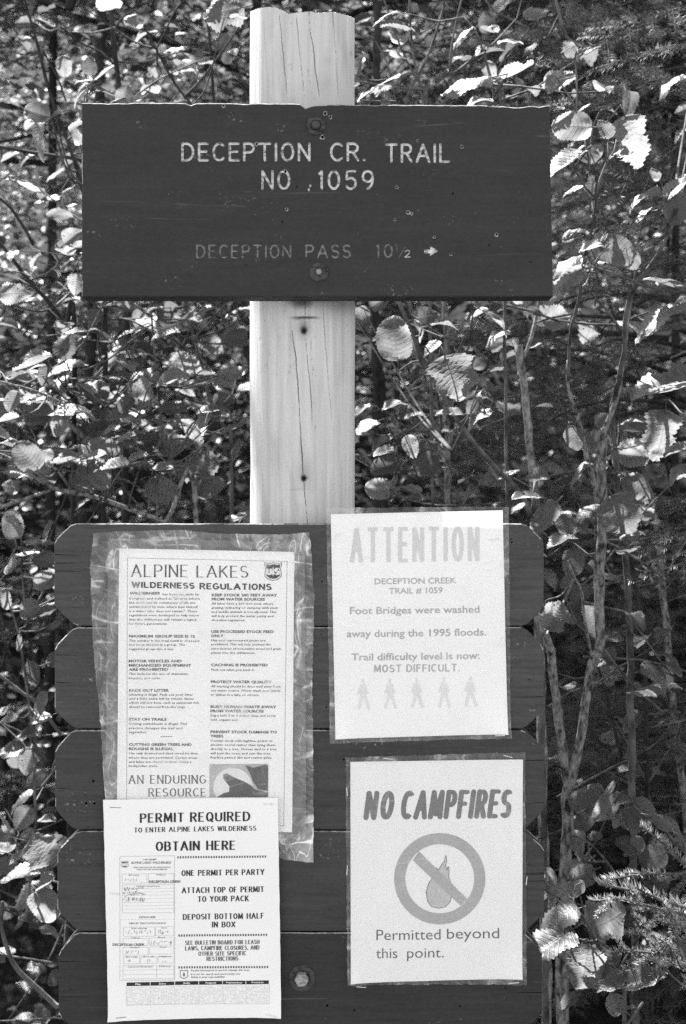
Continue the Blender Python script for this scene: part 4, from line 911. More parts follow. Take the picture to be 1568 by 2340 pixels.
SHOOT_S = plant('sign_end_shrub', 'shrub', 'upright shrub shoot with round veined leaves at the right end of the sign', M_TWIG,
    [([(1409, 318), (1404, 345), (1385, 374), (1366, 428), (1361, 463), (1353, 530), (1337, 583), (1329, 637), (1321, 691), (1305, 758), (1299, 862)], [.25]*7+[.28, .3, .34, .38], [3, 5, 5, 6, 6, 6, 6, 7, 7, 7, 7]),
     ([(1310, 385), (1325, 405), (1337, 428), (1360, 452)], .25, 5), ([(1389, 318), (1391, 350), (1386, 372)], .25, 4), ([(1314, 110), (1318, 180), (1321, 258), (1340, 330), (1350, 420), (1356, 500)], [.35, .35, .35, .32, .3, .26], [3, 4, 4, 5, 5, 5]), ([(1269, 170), (1300, 220), (1324, 264)], .35, 4), ([(1372, 478), (1372, 520), (1366, 600), (1360, 700)], .3, 4), ([(1372, 250), (1352, 310), (1348, 400)], .3, 3)])
OGREY = plant('thin_grey_sapling', 'sapling', 'thin grey leaning stem near the lower right edge of the picture', M_BARK,
    [([(1486, 1120), (1496, 1182), (1511, 1297), (1527, 1490), (1541, 1635), (1559, 1780), (1575, 1950), (1590, 2200)], .9, [12, 14, 15, 16, 16, 17, 18, 20], True), ([(1568, 1235), (1540, 1280), (1518, 1330)], .8, 4)])
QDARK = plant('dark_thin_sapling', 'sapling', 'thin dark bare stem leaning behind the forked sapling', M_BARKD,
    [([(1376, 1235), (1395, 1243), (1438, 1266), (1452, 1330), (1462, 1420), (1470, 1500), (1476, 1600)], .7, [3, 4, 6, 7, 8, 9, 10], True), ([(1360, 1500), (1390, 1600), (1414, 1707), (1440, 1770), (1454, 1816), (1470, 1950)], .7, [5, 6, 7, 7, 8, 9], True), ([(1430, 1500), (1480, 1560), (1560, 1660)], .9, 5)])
BERRY = plant('broad_leaf_shrub', 'shrub', 'shrub with big lobed ribbed leaves low beside the board under the forked trunk', M_TWIG,
    [([(1245, 2034), (1316, 2077), (1350, 2120), (1378, 2180), (1421, 2252), (1429, 2339)], [.14, .16, .18, .2, .24, .28], [3, 4, 6, 8, 9, 10], True), ([(1280, 2112), (1310, 2140), (1326, 2147), (1360, 2152)], .16, 4), ([(1500, 2195), (1530, 2225), (1568, 2260), (1640, 2339)], .2, [4, 5, 5, 6], True), ([(1470, 2290), (1445, 2325), (1430, 2350)], .2, 6)])
MIDR = plant('mid_right_shrub', 'shrub', 'small leafy spray standing right of the fork of the grey sapling', M_TWIG,
    [([(1380, 1832), (1418, 1851), (1449, 1844), (1480, 1870), (1540, 1920), (1620, 2050)], [.4, .4, .4, .42, .45, .5], [4, 4, 4, 5, 6, 8], True), ([(1383, 1830), (1340, 1850), (1318, 1860)], .4, 4), ([(1310, 1908), (1345, 1925), (1370, 1950), (1388, 1972), (1430, 2030)], [.4, .4, .42, .44, .5], [5, 5, 6, 6, 6])])
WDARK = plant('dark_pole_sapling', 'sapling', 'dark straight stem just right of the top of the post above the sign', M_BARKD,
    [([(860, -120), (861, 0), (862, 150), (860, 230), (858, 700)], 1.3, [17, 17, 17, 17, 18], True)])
XYZ = plant('above_sign_shrub', 'shrub', 'leafy shrub of thin crossing stems above the right half of the sign', M_TWIG,
    [([(936, -60), (938, 40), (946, 135), (966, 235), (980, 500)], .7, [4, 5, 5, 6, 7], True), ([(1016, -30), (1011, 30), (974, 135), (929, 232), (900, 420)], .9, [5, 6, 7, 7, 8]), ([(1060, 40), (1089, 75), (1114, 150), (1131, 235), (1150, 500)], .5, [3, 5, 6, 7, 7], True),
     ([(1060, -20), (1040, 60), (1030, 120), (1028, 165)], .6, 4), ([(1105, 108), (1060, 150), (1040, 165)], .6, 3), ([(1266, -20), (1285, 60), (1299, 90), (1340, 108), (1400, 120)], .8, [6, 7, 7, 5, 4]), ([(1100, -20), (1130, 25), (1170, 45), (1209, 65)], .8, 5), ([(1152, 190), (1150, 260), (1140, 400)], .5, 4), ([(895, 180), (905, 232), (930, 330)], .5, 3)])
# left of the post
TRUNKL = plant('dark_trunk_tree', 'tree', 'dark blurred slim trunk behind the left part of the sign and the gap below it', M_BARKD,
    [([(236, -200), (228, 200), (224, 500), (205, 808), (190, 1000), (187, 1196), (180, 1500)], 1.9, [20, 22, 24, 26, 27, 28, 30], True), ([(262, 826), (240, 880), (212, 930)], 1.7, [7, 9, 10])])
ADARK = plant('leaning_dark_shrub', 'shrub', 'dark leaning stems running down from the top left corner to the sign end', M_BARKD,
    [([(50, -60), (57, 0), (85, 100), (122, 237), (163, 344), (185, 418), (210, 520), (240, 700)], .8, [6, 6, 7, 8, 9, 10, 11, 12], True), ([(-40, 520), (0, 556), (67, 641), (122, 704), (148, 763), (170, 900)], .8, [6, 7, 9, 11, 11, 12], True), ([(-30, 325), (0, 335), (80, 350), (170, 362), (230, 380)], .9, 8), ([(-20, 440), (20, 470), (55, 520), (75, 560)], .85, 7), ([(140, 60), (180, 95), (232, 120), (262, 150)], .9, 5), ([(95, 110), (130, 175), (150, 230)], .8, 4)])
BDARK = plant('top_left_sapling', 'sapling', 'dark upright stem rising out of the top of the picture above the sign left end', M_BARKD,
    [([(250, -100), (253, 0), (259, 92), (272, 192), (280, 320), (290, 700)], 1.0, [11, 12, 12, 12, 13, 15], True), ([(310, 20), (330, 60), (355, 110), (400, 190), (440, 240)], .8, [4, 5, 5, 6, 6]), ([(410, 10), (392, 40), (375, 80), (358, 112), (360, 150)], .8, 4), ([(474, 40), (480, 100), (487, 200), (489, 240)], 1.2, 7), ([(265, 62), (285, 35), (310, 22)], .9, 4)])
DBR = plant('low_reaching_branch_shrub', 'shrub', 'shrub whose sunlit branches reach in from the left edge just above the notice board', M_BARK,
    [([(-80, 1010), (30, 1052), (74, 1082), (122, 1115), (211, 1134), (296, 1163), (377, 1193), (450, 1240)], .55, [9, 9, 10, 11, 11, 11, 11, 11], True), ([(-60, 1185), (0, 1160), (67, 1137), (118, 1119)], .55, [9, 9, 8, 7]), ([(-70, 880), (-20, 880), (15, 884), (60, 915), (115, 938), (178, 986), (207, 1012), (230, 1060)], .75, [11, 12, 13, 13, 13, 13, 13, 13]), ([(-20, 868), (30, 880), (67, 889), (110, 905), (150, 925)], .5, [6, 6, 6, 6, 5]), ([(84, 1035), (130, 1075), (160, 1118)], .55, 6)])
FST = plant('left_leafy_shrub', 'shrub', 'leafy shrub with oval ribbed leaves filling the gap under the left half of the sign', M_TWIG,
    [([(335, 600), (344, 697), (357, 845), (370, 975), (381, 1041), (390, 1200)], .7, [4, 5, 5, 6, 6, 7], True), ([(425, 700), (450, 800), (480, 915), (512, 980), (530, 1200)], .9, [6, 7, 8, 8, 9], True), ([(240, 640), (280, 660), (340, 720), (420, 790)], .7, 3), ([(275, 1100), (295, 1130), (335, 1175), (360, 1230)], .6, 4, True), ([(440, 775), (400, 760), (370, 745)], .7, 3), ([(190, 845), (210, 900), (240, 930), (300, 1000), (340, 1060)], .6, 3)])
LOWL = plant('lower_left_shrub', 'shrub', 'shrub with pale curled leaves and a bowed stem left of the notice board', M_TWIG,
    [([(5, 2060), (5, 2120), (30, 2200), (75, 2250), (130, 2300), (200, 2360)], .45, [8, 9, 11, 12, 12, 13], True), ([(-60, 1500), (0, 1544), (50, 1583), (90, 1613), (140, 1680)], .6, [7, 8, 8, 8, 8]), ([(-50, 1320), (10, 1365), (40, 1440), (60, 1560), (75, 1700), (80, 1900), (60, 2100)], .55, [5, 5, 5, 6, 6, 7, 8]), ([(48, 1200), (50, 1290), (58, 1400)], .6, 4), ([(-30, 1640), (60, 1680), (110, 1740)], .8, 4), ([(-30, 1990), (60, 1975), (140, 1960)], .7, 3), ([(-20, 2080), (60, 2075), (150, 2105)], .8, 4), ([(90, 1985), (110, 2050), (150, 2110), (200, 2150)], .45, 4)])

# big leaves one can pick out: x, y, length, direction of the tip (deg), facing 0..1, kind, variant, plant, depth
A, R_, L_, O = 'alder', 'round', 'lobed', 'oval'
HERO = [
 # above the sign, right
 (1062, 190, 118, 192, .35, A, 0, XYZ, .4), (1180, 172, 92, 15, .25, A, 2, XYZ, .45), (1055, 72, 62, 200, .2, A, 1, XYZ, .5), (1120, 116, 66, 20, .35, A, 0, XYZ, .5), (1300, 112, 46, 120, .9, A, 0, SHOOT_S, .35), (890, 25, 66, 170, .3, A, 3, XYZ, .5), (905, 45, 76, 12, .2, A, 1, XYZ, .5),
 (822, 146, 38, 75, .5, R_, 0, XYZ, .5), (893, 178, 92, 35, .4, O, 0, XYZ, .45), (842, 210, 56, 185, .2, A, 1, XYZ, .5), (1163, 110, 52, 60, .6, L_, 1, XYZ, .8), (1098, 226, 58, 175, .25, R_, 1, XYZ, .5), (1110, 50, 50, 100, .7, A, 2, XYZ, .9), (1120, 160, 44, -70, .8, A, 1, XYZ, .6), (1050, 95, 40, 210, .3, O, 1, XYZ, .7), (1270, 245, 40, 170, .3, A, 1, SHOOT_S, .4), (1150, 15, 60, 40, .4, A, 2, XYZ, 1.2), (990, 60, 45, 20, .3, A, 1, XYZ, 1), (1210, 110, 44, 220, .4, A, 0, XYZ, 1), (1295, 182, 45, 190, .2, A, 1, SHOOT_S, .4),
 # right end of the sign
 (1303, 287, 84, 175, .92, R_, 0, SHOOT_S, .22), (1383, 293, 48, 125, .85, A, 0, SHOOT_S, .22), (1452, 322, 108, -68, .93, L_, 1, SHOOT_S, .28), (1296, 380, 100, 222, .55, A, 2, SHOOT_S, .22), (1348, 352, 48, -20, .9, R_, 0, SHOOT_S, .32), (1409, 350, 36, 38, .6, O, 0, SHOOT_S, .24), (1313, 424, 52, 180, .3, A, 1, SHOOT_S, .28), (1355, 428, 48, 80, .6, A, 2, SHOOT_S, .26), (1388, 247, 44, 5, .2, A, 1, SHOOT_S, .3), (1328, 245, 46, 200, .2, O, 1, SHOOT_S, .3), (1400, 305, 40, 160, .15, A, 1, SHOOT_S, .3), (1366, 345, 35, 60, .8, R_, 2, SHOOT_S, .35),
 (1498, 397, 32, 125, .85, A, 0, SHOOT_R, .3), (1470, 447, 78, 188, .12, A, 3, SHOOT_R, .24), (1484, 470, 68, 178, .2, A, 1, SHOOT_R, .26), (1555, 438, 74, 38, .55, A, 2, SHOOT_R, .22), (1540, 480, 70, -85, .88, R_, 0, SHOOT_R, .22), (1350, 570, 52, 200, .5, A, 2, SHOOT_R, .2), (1428, 572, 104, -8, .72, R_, 3, SHOOT_R, .22), (1295, 592, 70, 188, .3, A, 1, SHOOT_R, .2), (1300, 638, 88, 222, .75, A, 1, SHOOT_R, .22),
 (1520, 652, 104, 170, .38, R_, 2, SHOOT_R, .2), (1510, 702, 118, 187, .6, L_, 3, SHOOT_R, .2), (1512, 757, 108, 188, .18, A, 0, SHOOT_R, .2), (1316, 520, 46, 170, .5, A, 1, SHOOT_S, .4), (1310, 548, 46, 20, .7, A, 0, SHOOT_S, .4), (1376, 595, 30, 30, .3, A, 1, SHOOT_R, .25), (1495, 560, 50, 30, .3, O, 1, SHOOT_R, .5), (1560, 300, 50, 200, .2, A, 1, SHOOT_R, .6), (1530, 180, 70, 195, .25, A, 1, SHOOT_R, .6), (1562, 250, 40, 200, .8, A, 0, SHOOT_R, .6), (1340, 640, 38, 250, .5, A, 2, SHOOT_R, .3),
 # right edge, middle
 (1522, 900, 150, 198, .38, L_, 2, SHOOT_R, .15), (1513, 995, 104, -100, .9, L_, 1, SHOOT_R, .25), (1550, 1035, 68, 205, .4, A, 2, SHOOT_R, .2), (1552, 1077, 60, 205, .28, A, 1, SHOOT_R, .18), (1312, 1003, 58, -72, .7, A, 2, FORK, .4), (1325, 1065, 60, 190, .2, A, 3, FORK, .38), (1425, 1180, 92, -62, .95, L_, 0, FORK, .35), (1462, 1115, 76, -38, .92, A, 0, FORK, .42), (1340, 1162, 54, 190, .5, A, 1, FORK, .4), (1291, 1205, 54, -75, .8, R_, 2, CUT, .4),
 (1280, 1245, 62, 215, .5, A, 2, CUT, .22), (1308, 1230, 38, 5, .3, A, 0, CUT, .24), (1246, 1182, 76, 230, .9, R_, 1, CUT, .35), (1200, 1137, 58, 178, .5, R_, 0, CUT, .3), (1188, 1157, 44, 200, .5, O, 0, CUT, .3), (1268, 1403, 68, 60, .7, L_, 0, FORK, .2), (1248, 1420, 56, -90, .7, O, 1, FORK, .25), (1440, 960, 50, 30, .2, A, 1, FORK, .5), (1400, 1000, 40, -40, .3, A, 3, FORK, .5), (1306, 1290, 60, -95, .9, R_, 0, FORK, .5), (1462, 1020, 40, 200, .5, R_, 2, FORK, .6), (1425, 1080, 30, 190, .3, O, 0, FORK, .5),
 # between post and right stems
 (905, 768, 94, 95, .98, R_, 0, DIAG, .36), (979, 722, 62, 15, .7, A, 1, DIAG, .6), (1015, 737, 60, 12, .25, A, 1, DIAG, .36), (986, 797, 46, 230, .6, A, 2, DIAG, .38), (961, 752, 44, -60, .6, A, 1, DIAG, .5), (1034, 866, 98, -72, .88, L_, 0, DIAG, .3), (1139, 729, 66, -28, .55, R_, 1, DIAG, .36), (1096, 720, 44, 215, .4, A, 2, DIAG, .42), (1094, 829, 38, -20, .9, R_, 0, DIAG, .5), (1110, 908, 38, -10, .6, A, 0, DIAG, .5), (1093, 953, 58, 200, .4, A, 1, DIAG, .5), (1024, 950, 54, 185, .6, R_, 2, DIAG, .36), (1135, 758, 60, 185, .15, A, 1, DIAG, .5), (1085, 925, 60, -100, .95, A, 1, DIAG, .6),
 (896, 931, 48, 205, .45, A, 2, STRAIGHT, .55), (935, 920, 46, 10, .2, A, 3, STRAIGHT, .55), (946, 952, 48, 190, .3, A, 0, STRAIGHT, .55), (830, 940, 44, 35, .5, A, 2, STRAIGHT, .5), (836, 972, 50, 200, .5, R_, 1, STRAIGHT, .5), (940, 1022, 54, -70, .85, A, 0, STRAIGHT, .6), (995, 1034, 54, -50, .6, A, 2, STRAIGHT, .6), (880, 1034, 50, 10, .35, R_, 2, STRAIGHT, .55), (874, 1068, 58, 200, .8, R_, 0, STRAIGHT, .6), (975, 1062, 68, 190, .8, A, 1, STRAIGHT, .7), (862, 1115, 58, 175, .85, R_, 0, STRAIGHT, .55), (915, 1107, 54, 35, .4, A, 1, STRAIGHT, .55), (870, 1010, 54, 205, .5, A, 1, STRAIGHT, .6), (920, 990, 40, -30, .5, A, 0, STRAIGHT, .7), (815, 1050, 40, 150, .5, A, 2, STRAIGHT, .6), (950, 1130, 50, 160, .6, A, 1, STRAIGHT, .8), (1080, 1135, 50, 20, .4, A, 0, STRAIGHT, .9), (1130, 1155, 46, 190, .4, A, 1, STRAIGHT, .7), (830, 700, 40, 0, .3, A, 1, DIAG, .9), (870, 690, 50, 30, .7, A, 0, DIAG, .9),
 # left, below the sign
 (176, 753, 48, 172, .5, A, 1, ADARK, .5), (153, 790, 70, 35, .8, A, 0, ADARK, .45), (78, 837, 90, 212, .35, A, 2, ADARK, .45), (104, 862, 46, -100, .8, R_, 0, DBR, .5), (141, 850, 50, 12, .4, R_, 2, ADARK, .45), (236, 751, 62, 5, .12, A, 3, FST, .55), (297, 762, 62, 205, .35, A, 2, FST, .5), (377, 762, 60, 190, .4, A, 0, FST, .55), (345, 705, 54, 185, .15, A, 1, FST, .5),
 (298, 807, 45, 160, .6, R_, 0, FST, .5), (330, 803, 42, 20, .4, R_, 1, FST, .5), (282, 837, 44, 150, .6, R_, 2, FST, .5), (320, 848, 64, 185, .3, A, 1, FST, .6), (424, 838, 76, -20, .85, A, 0, FST, .6), (400, 873, 66, 12, .55, R_, 2, FST, .5), (325, 889, 64, -30, .8, A, 1, FST, .55), (287, 926, 42, 230, .7, R_, 0, FST, .6), (398, 925, 56, 30, .8, A, 3, FST, .6), (475, 943, 50, 195, .4, A, 2, FST, .55), (500, 950, 50, -5, .35, A, 2, FST, .55), (466, 962, 40, 250, .5, R_, 2, FST, .55),
 (467, 860, 50, 190, .4, A, 2, FST, .6), (508, 870, 48, 200, .7, A, 0, FST, .6), (540, 848, 56, 30, .8, A, 1, FST, .6), (535, 770, 60, 170, .7, A, 3, FST, .65), (485, 790, 60, -30, .85, A, 0, FST, .75), (545, 700, 60, 175, .15, A, 1, FST, .65), (470, 705, 50, 190, .3, A, 1, FST, .7), (440, 690, 55, 40, .6, A, 0, FST, .9), (390, 715, 52, -20, .7, R_, 1, FST, .9), (290, 700, 50, 190, .6, A, 0, FST, .9), (515, 740, 45, 200, .3, A, 2, FST, .8), (550, 960, 48, 200, .3, A, 1, FST, .6), (530, 985, 50, 20, .3, A, 2, FST, .6), (545, 1030, 46, 60, .5, R_, 2, FST, .7),
 (30, 920, 48, -110, .9, R_, 0, DBR, .45), (15, 963, 54, 200, .6, A, 2, DBR, .4), (140, 947, 54, 185, .5, A, 2, DBR, .45), (135, 972, 58, -115, .8, A, 0, DBR, .45), (172, 922, 76, 10, .3, A, 1, DBR, .5), (100, 912, 70, 10, .5, A, 1, DBR, .6), (60, 1040, 72, 130, .85, R_, 2, DBR, .35), (107, 1047, 44, -60, .8, A, 0, DBR, .45), (148, 1058, 56, 200, .6, R_, 2, DBR, .4), (237, 1020, 72, 150, .8, A, 0, DBR, .5), (210, 1052, 56, 205, .5, R_, 2, DBR, .45), (255, 1073, 82, 195, .35, A, 2, DBR, .42), (308, 1048, 54, 190, .5, A, 0, DBR, .5), (230, 1097, 56, -50, .8, R_, 2, DBR, .45), (193, 1117, 42, 175, .4, O, 2, DBR, .45), (193, 1152, 46, 225, .6, O, 2, DBR, .42), (290, 1005, 44, 20, .4, R_, 2, DBR, .5), (370, 1077, 50, 195, .4, A, 2, FST, .55), (447, 1063, 104, 190, .75, A, 1, FST, .6), (375, 1120, 84, -25, .8, A, 0, FST, .6), (262, 970, 46, 170, .3, A, 1, FST, .6), (297, 980, 48, 20, .4, O, 1, FST, .6), (400, 1010, 80, 20, .85, A, 1, FST, .8), (330, 1010, 60, 190, .8, A, 0, FST, .8), (480, 1110, 60, 30, .8, R_, 1, FST, .8), (45, 1078, 62, -10, .3, A, 0, DBR, .5), (20, 1020, 46, 170, .4, A, 2, DBR, .5), (20, 1110, 50, 160, .7, A, 3, DBR, .6),
 (30, 668, 66, 10, .7, A, 1, ADARK, .6), (172, 650, 50, -100, .7, A, 0, ADARK, .5), (28, 1195, 64, 100, .7, R_, 0, LOWL, .45), (60, 620, 46, 0, .3, O, 1, ADARK, .8), (10, 740, 50, 160, .5, R_, 0, ADARK, .7), (150, 570, 60, 60, .7, A, 2, ADARK, .8), (168, 540, 50, 40, .8, A, 0, ADARK, .7),
 # top left
 (207, 148, 44, 98, .9, A, 0, ADARK, .5), (240, 167, 50, 32, .45, R_, 2, ADARK, .5), (191, 183, 40, 180, .4, O, 0, ADARK, .5), (185, 208, 60, 205, .12, A, 3, ADARK, .5), (232, 198, 50, 25, .12, A, 3, ADARK, .5), (288, 218, 46, 80, .7, R_, 2, ADARK, .4), (318, 228, 50, 5, .15, O, 2, ADARK, .4), (270, 226, 36, 180, .2, O, 1, ADARK, .4), (82, 258, 54, 165, .85, R_, 2, ADARK, .45), (121, 263, 50, 55, .5, A, 1, ADARK, .45), (80, 307, 62, 238, .5, A, 3, ADARK, .45), (172, 278, 50, 60, .2, A, 3, ADARK, .4), (178, 305, 40, 100, .6, R_, 0, ADARK, .45), (303, 45, 44, 160, .8, R_, 0, BDARK, .7), (505, 26, 88, 190, .8, L_, 0, BDARK, .6), (545, 35, 40, 5, .2, A, 1, BDARK, .5), (103, 50, 40, 150, .6, A, 0, BDARK, .9), (146, 152, 46, -90, .9, R_, 0, ADARK, .8), (113, 460, 66, 195, .4, A, 2, ADARK, .9), (160, 430, 40, 30, .3, O, 0, ADARK, .9), (52, 50, 34, 180, .8, A, 0, ADARK, 1), (330, 75, 60, 190, .3, A, 1, BDARK, 1.1), (430, 70, 60, 10, .3, A, 1, BDARK, 1.1), (400, 110, 50, 190, .4, A, 0, BDARK, 1), (505, 95, 50, 170, .8, A, 1, BDARK, 1.2), (350, 180, 40, 70, .4, A, 2, BDARK, 1), (410, 160, 44, 10, .3, A, 1, BDARK, 1), (250, 5, 60, 20, .1, A, 1, BDARK, .6), (25, 360, 50, 20, .3, A, 2, ADARK, 1), (60, 360, 50, 200, .4, R_, 1, ADARK, 1),
 # lower left
 (60, 1395, 62, 210, .8, A, 1, LOWL, .5), (102, 1398, 44, 20, .4, A, 2, LOWL, .5), (102, 1605, 48, 70, .6, R_, 2, LOWL, .4), (90, 1645, 48, 200, .4, A, 2, LOWL, .45), (65, 1685, 58, 185, .35, A, 2, LOWL, .45), (25, 1712, 60, 180, .35, A, 1, LOWL, .45), (65, 1745, 60, 250, .85, A, 0, LOWL, .5), (97, 1940, 80, 118, .7, L_, 2, LOWL, .3), (55, 1998, 112, 200, .4, A, 2, LOWL, .3), (112, 2020, 50, 30, .6, R_, 2, LOWL, .35), (102, 2078, 78, -62, .85, R_, 0, LOWL, .35), (8, 1370, 44, -90, .8, R_, 1, LOWL, .5), (42, 1470, 40, -100, .8, O, 0, LOWL, .5), (75, 1540, 58, -70, .9, A, 0, LOWL, .55), (120, 1510, 40, 200, .7, A, 1, LOWL, .6), (60, 1270, 56, 190, .5, A, 2, LOWL, .55), (25, 1285, 50, 60, .5, A, 0, LOWL, .55), (90, 1230, 60, 20, .6, A, 1, LOWL, .6), (115, 1215, 48, 60, .6, R_, 2, LOWL, .5), (100, 1330, 56, 200, .85, R_, 0, LOWL, .6), (45, 1820, 60, 200, .6, A, 1, LOWL, .6), (55, 1870, 60, 240, .7, A, 2, LOWL, .55), (105, 1880, 46, 190, .3, A, 2, LOWL, .6), (15, 1880, 40, 100, .5, A, 0, LOWL, .6), (120, 2240, 50, 230, .7, A, 1, LOWL, .7), (125, 1430, 40, 215, .8, O, 0, LOWL, .45), (40, 1960, 46, 200, .3, A, 0, LOWL, .45), (20, 1640, 40, 180, .3, A, 1, LOWL, .6), (50, 2320, 50, 30, .4, A, 1, LOWL, .7),
 # lower right
 (1394, 1800, 38, 58, .75, O, 0, MIDR, .35), (1387, 1848, 62, 238, .7, R_, 1, MIDR, .35), (1428, 1825, 44, 20, .5, A, 1, MIDR, .35), (1338, 1826, 80, 200, .7, R_, 0, MIDR, .42), (1465, 1868, 78, -60, .9, R_, 0, MIDR, .42), (1535, 1877, 72, -12, .4, A, 1, MIDR, .3), (1457, 1930, 36, -60, .5, A, 2, MIDR, .3), (1332, 1878, 50, 230, .95, R_, 0, MIDR, .45), (1425, 1875, 40, -80, .6, A, 2, MIDR, .38), (1490, 1960, 60, 200, .9, R_, 1, MIDR, .5), (1430, 1930, 50, 160, .8, R_, 0, MIDR, .5), (1327, 2000, 58, 200, .9, R_, 0, MIDR, .35), (1440, 1630, 40, 200, .6, A, 1, QDARK, .8), (1420, 1555, 46, 10, .3, A, 2, QDARK, .9), (1445, 1665, 40, 30, .4, A, 2, QDARK, .8),
 (1267, 2095, 90, 198, .5, L_, 3, BERRY, .12), (1280, 2040, 66, 200, .6, A, 1, BERRY, .16), (1256, 2160, 100, 212, .6, L_, 2, BERRY, .1), (1332, 2218, 116, -102, .75, A, 0, BERRY, .14), (1360, 2200, 90, -95, .6, A, 2, BERRY, .16), (1398, 2105, 100, 15, .92, L_, 1, BERRY, .2), (1405, 2255, 80, 200, .5, A, 2, BERRY, .16), (1477, 2245, 90, 18, .4, A, 2, BERRY, .14), (1405, 2300, 60, -80, .8, A, 0, BERRY, .2), (1438, 2302, 36, 10, .3, O, 0, BERRY, .2), (1300, 2290, 50, 230, .7, A, 1, BERRY, .25), (1560, 2180, 50, -60, .5, A, 0, BERRY, .2), (1320, 2040, 50, -80, .8, R_, 1, BERRY, .3),
] + [(1486+22*math.cos(a)*.9, 1305+18*math.sin(a), 22, -math.degrees(a), .7, O, 0, QDARK, .6) for a in (0.3, 1.4, 2.6, 3.9, 5.1)]
KEEP = set()
def petiole(pl, base, tdir, size):
    """join a leaf to the nearest wood of its plant"""
    best = min(pl['pts'], key=lambda q: (q[0]-base).length+.3*max(0, q[0].z-base.z))
    a, b = base, best[0]; L = (a-b).length
    mid = a-tdir.normalized()*min(size*.35, L*.5)
    r0 = min(.0009, size*.02); pl['twig'].tube([a, mid, a.lerp(b, .6)+Vector((0, .01, -.06*L)), b], [r0, r0*1.3, r0*1.7+.0015*min(L, .5), r0*2+.004*min(L, .5)], 5, .02)
for (x, y, ln, ang, f, kind, var, pi_, dep) in HERO:
    pl = PL[pi_]; size = ln*S*(D+dep)/D*(1.1 if .36 < f < .62 else 1); a = math.radians(ang); f = .33 if .36 < f < .62 else (.88 if .62 <= f < .8 else f)
    # mostly in the picture plane, tip a little towards or away from the eye
    t = Vector((math.cos(a), random.uniform(-.25, .15)-.15*(1-f), math.sin(a))).normalized()
    c = P(x, y, dep); base = c-t*size*.5
    base.y = max(base.y, .075)
    KEEP.add(put_leaf(pl['root'], base, t, f, size, kind, var, random.uniform(-.15, .15)).name); petiole(pl, base, t, size); pl['n'] += 1

# further leafy twigs of the same shrubs, growing away behind them
def leafy_twig(pl, start, d, L, n, s0, s1, kinds, ymin=.3):
    pts = [start]; dd = d.copy()
    for k in range(5):
        dd = (dd+Vector((random.gauss(0, .18), random.gauss(0, .15), random.gauss(.02, .15)))).normalized(); p = pts[-1]+dd*L/5
        p.y = max(p.y, ymin); pts.append(p)
    pl['twig'].tube(pts, [.0022, .002, .0018, .0015, .0012, .0008], 5, .03)
    q, _ = resample(pts, [0]*6, L/n)
    for i, p in enumerate(q[1:]):
        side = 1 if i % 2 else -1
        out = (dd.cross(Vector((0, 0, 1))).normalized()*side+dd*.5+Vector((0, 0, random.uniform(-.35, .15)))).normalized()
        sz = random.uniform(s0, s1); base = p+out*.012; base.y = max(base.y, ymin)
        put_leaf(pl['root'], base, out, random.choice((.1, .25, .4, .6, .85)), sz, random.choice(kinds), None, random.uniform(-.4, .4)); pl['n'] += 1
def fill(pi_, ntw, zlo, zhi, s0, s1, kinds, xr=None, ymin=.35):
    pl = PL[pi_]; cand = [q[0] for q in pl['pts'] if zlo < q[0].z < zhi and (xr is None or xr[0] < q[0].x < xr[1])]
    for _ in range(ntw):
        s = random.choice(cand).copy(); s.y = max(s.y, ymin)
        d = Vector((random.gauss(0, 1), random.uniform(-.25, 1.0), random.uniform(-.3, .8))).normalized()
        leafy_twig(pl, s, d, random.uniform(.16, .34), random.randint(6, 9), s0, s1, kinds, ymin)
fill(XYZ, 11, 1.9, 2.3, .03, .055, (A, A, O)); fill(SHOOT_S, 3, 1.4, 1.9, .035, .055, (A,), ymin=.5); fill(SHOOT_R, 4, 1.2, 1.8, .04, .065, (A, R_), ymin=.5); fill(DIAG, 5, 1.4, 1.9, .03, .05, (A,), ymin=.7)
fill(STRAIGHT, 14, 1.4, 2.0, .03, .055, (A, R_)); fill(ADARK, 9, 1.5, 2.3, .025, .05, (A, R_, O), ymin=.7); fill(BDARK, 8, 2.0, 2.35, .025, .05, (A, O), ymin=.9); fill(DBR, 12, 1.4, 2.0, .035, .06, (A, R_), ymin=.55)
fill(FST, 22, 1.4, 2.0, .035, .06, (A, A, R_), ymin=.7); fill(LOWL, 20, .6, 1.6, .035, .06, (A, R_), ymin=.6); fill(BERRY, 3, .6, 1.1, .04, .06, (A,), ymin=.4); fill(MIDR, 4, .7, 1.3, .03, .05, (A, R_), ymin=.5); fill(FORK, 8, .8, 1.7, .03, .055, (A,), ymin=.55); fill(OGREY, 8, .8, 1.6, .03, .05, (A, O), ymin=.7); fill(QDARK, 10, 1.0, 1.6, .025, .04, (O, A), ymin=.7)
for pl in PL:
    if pl['twig'].V: pl['twig'].build('twigs', M_TWIG, pl['root'])['kind'] = 'stuff'

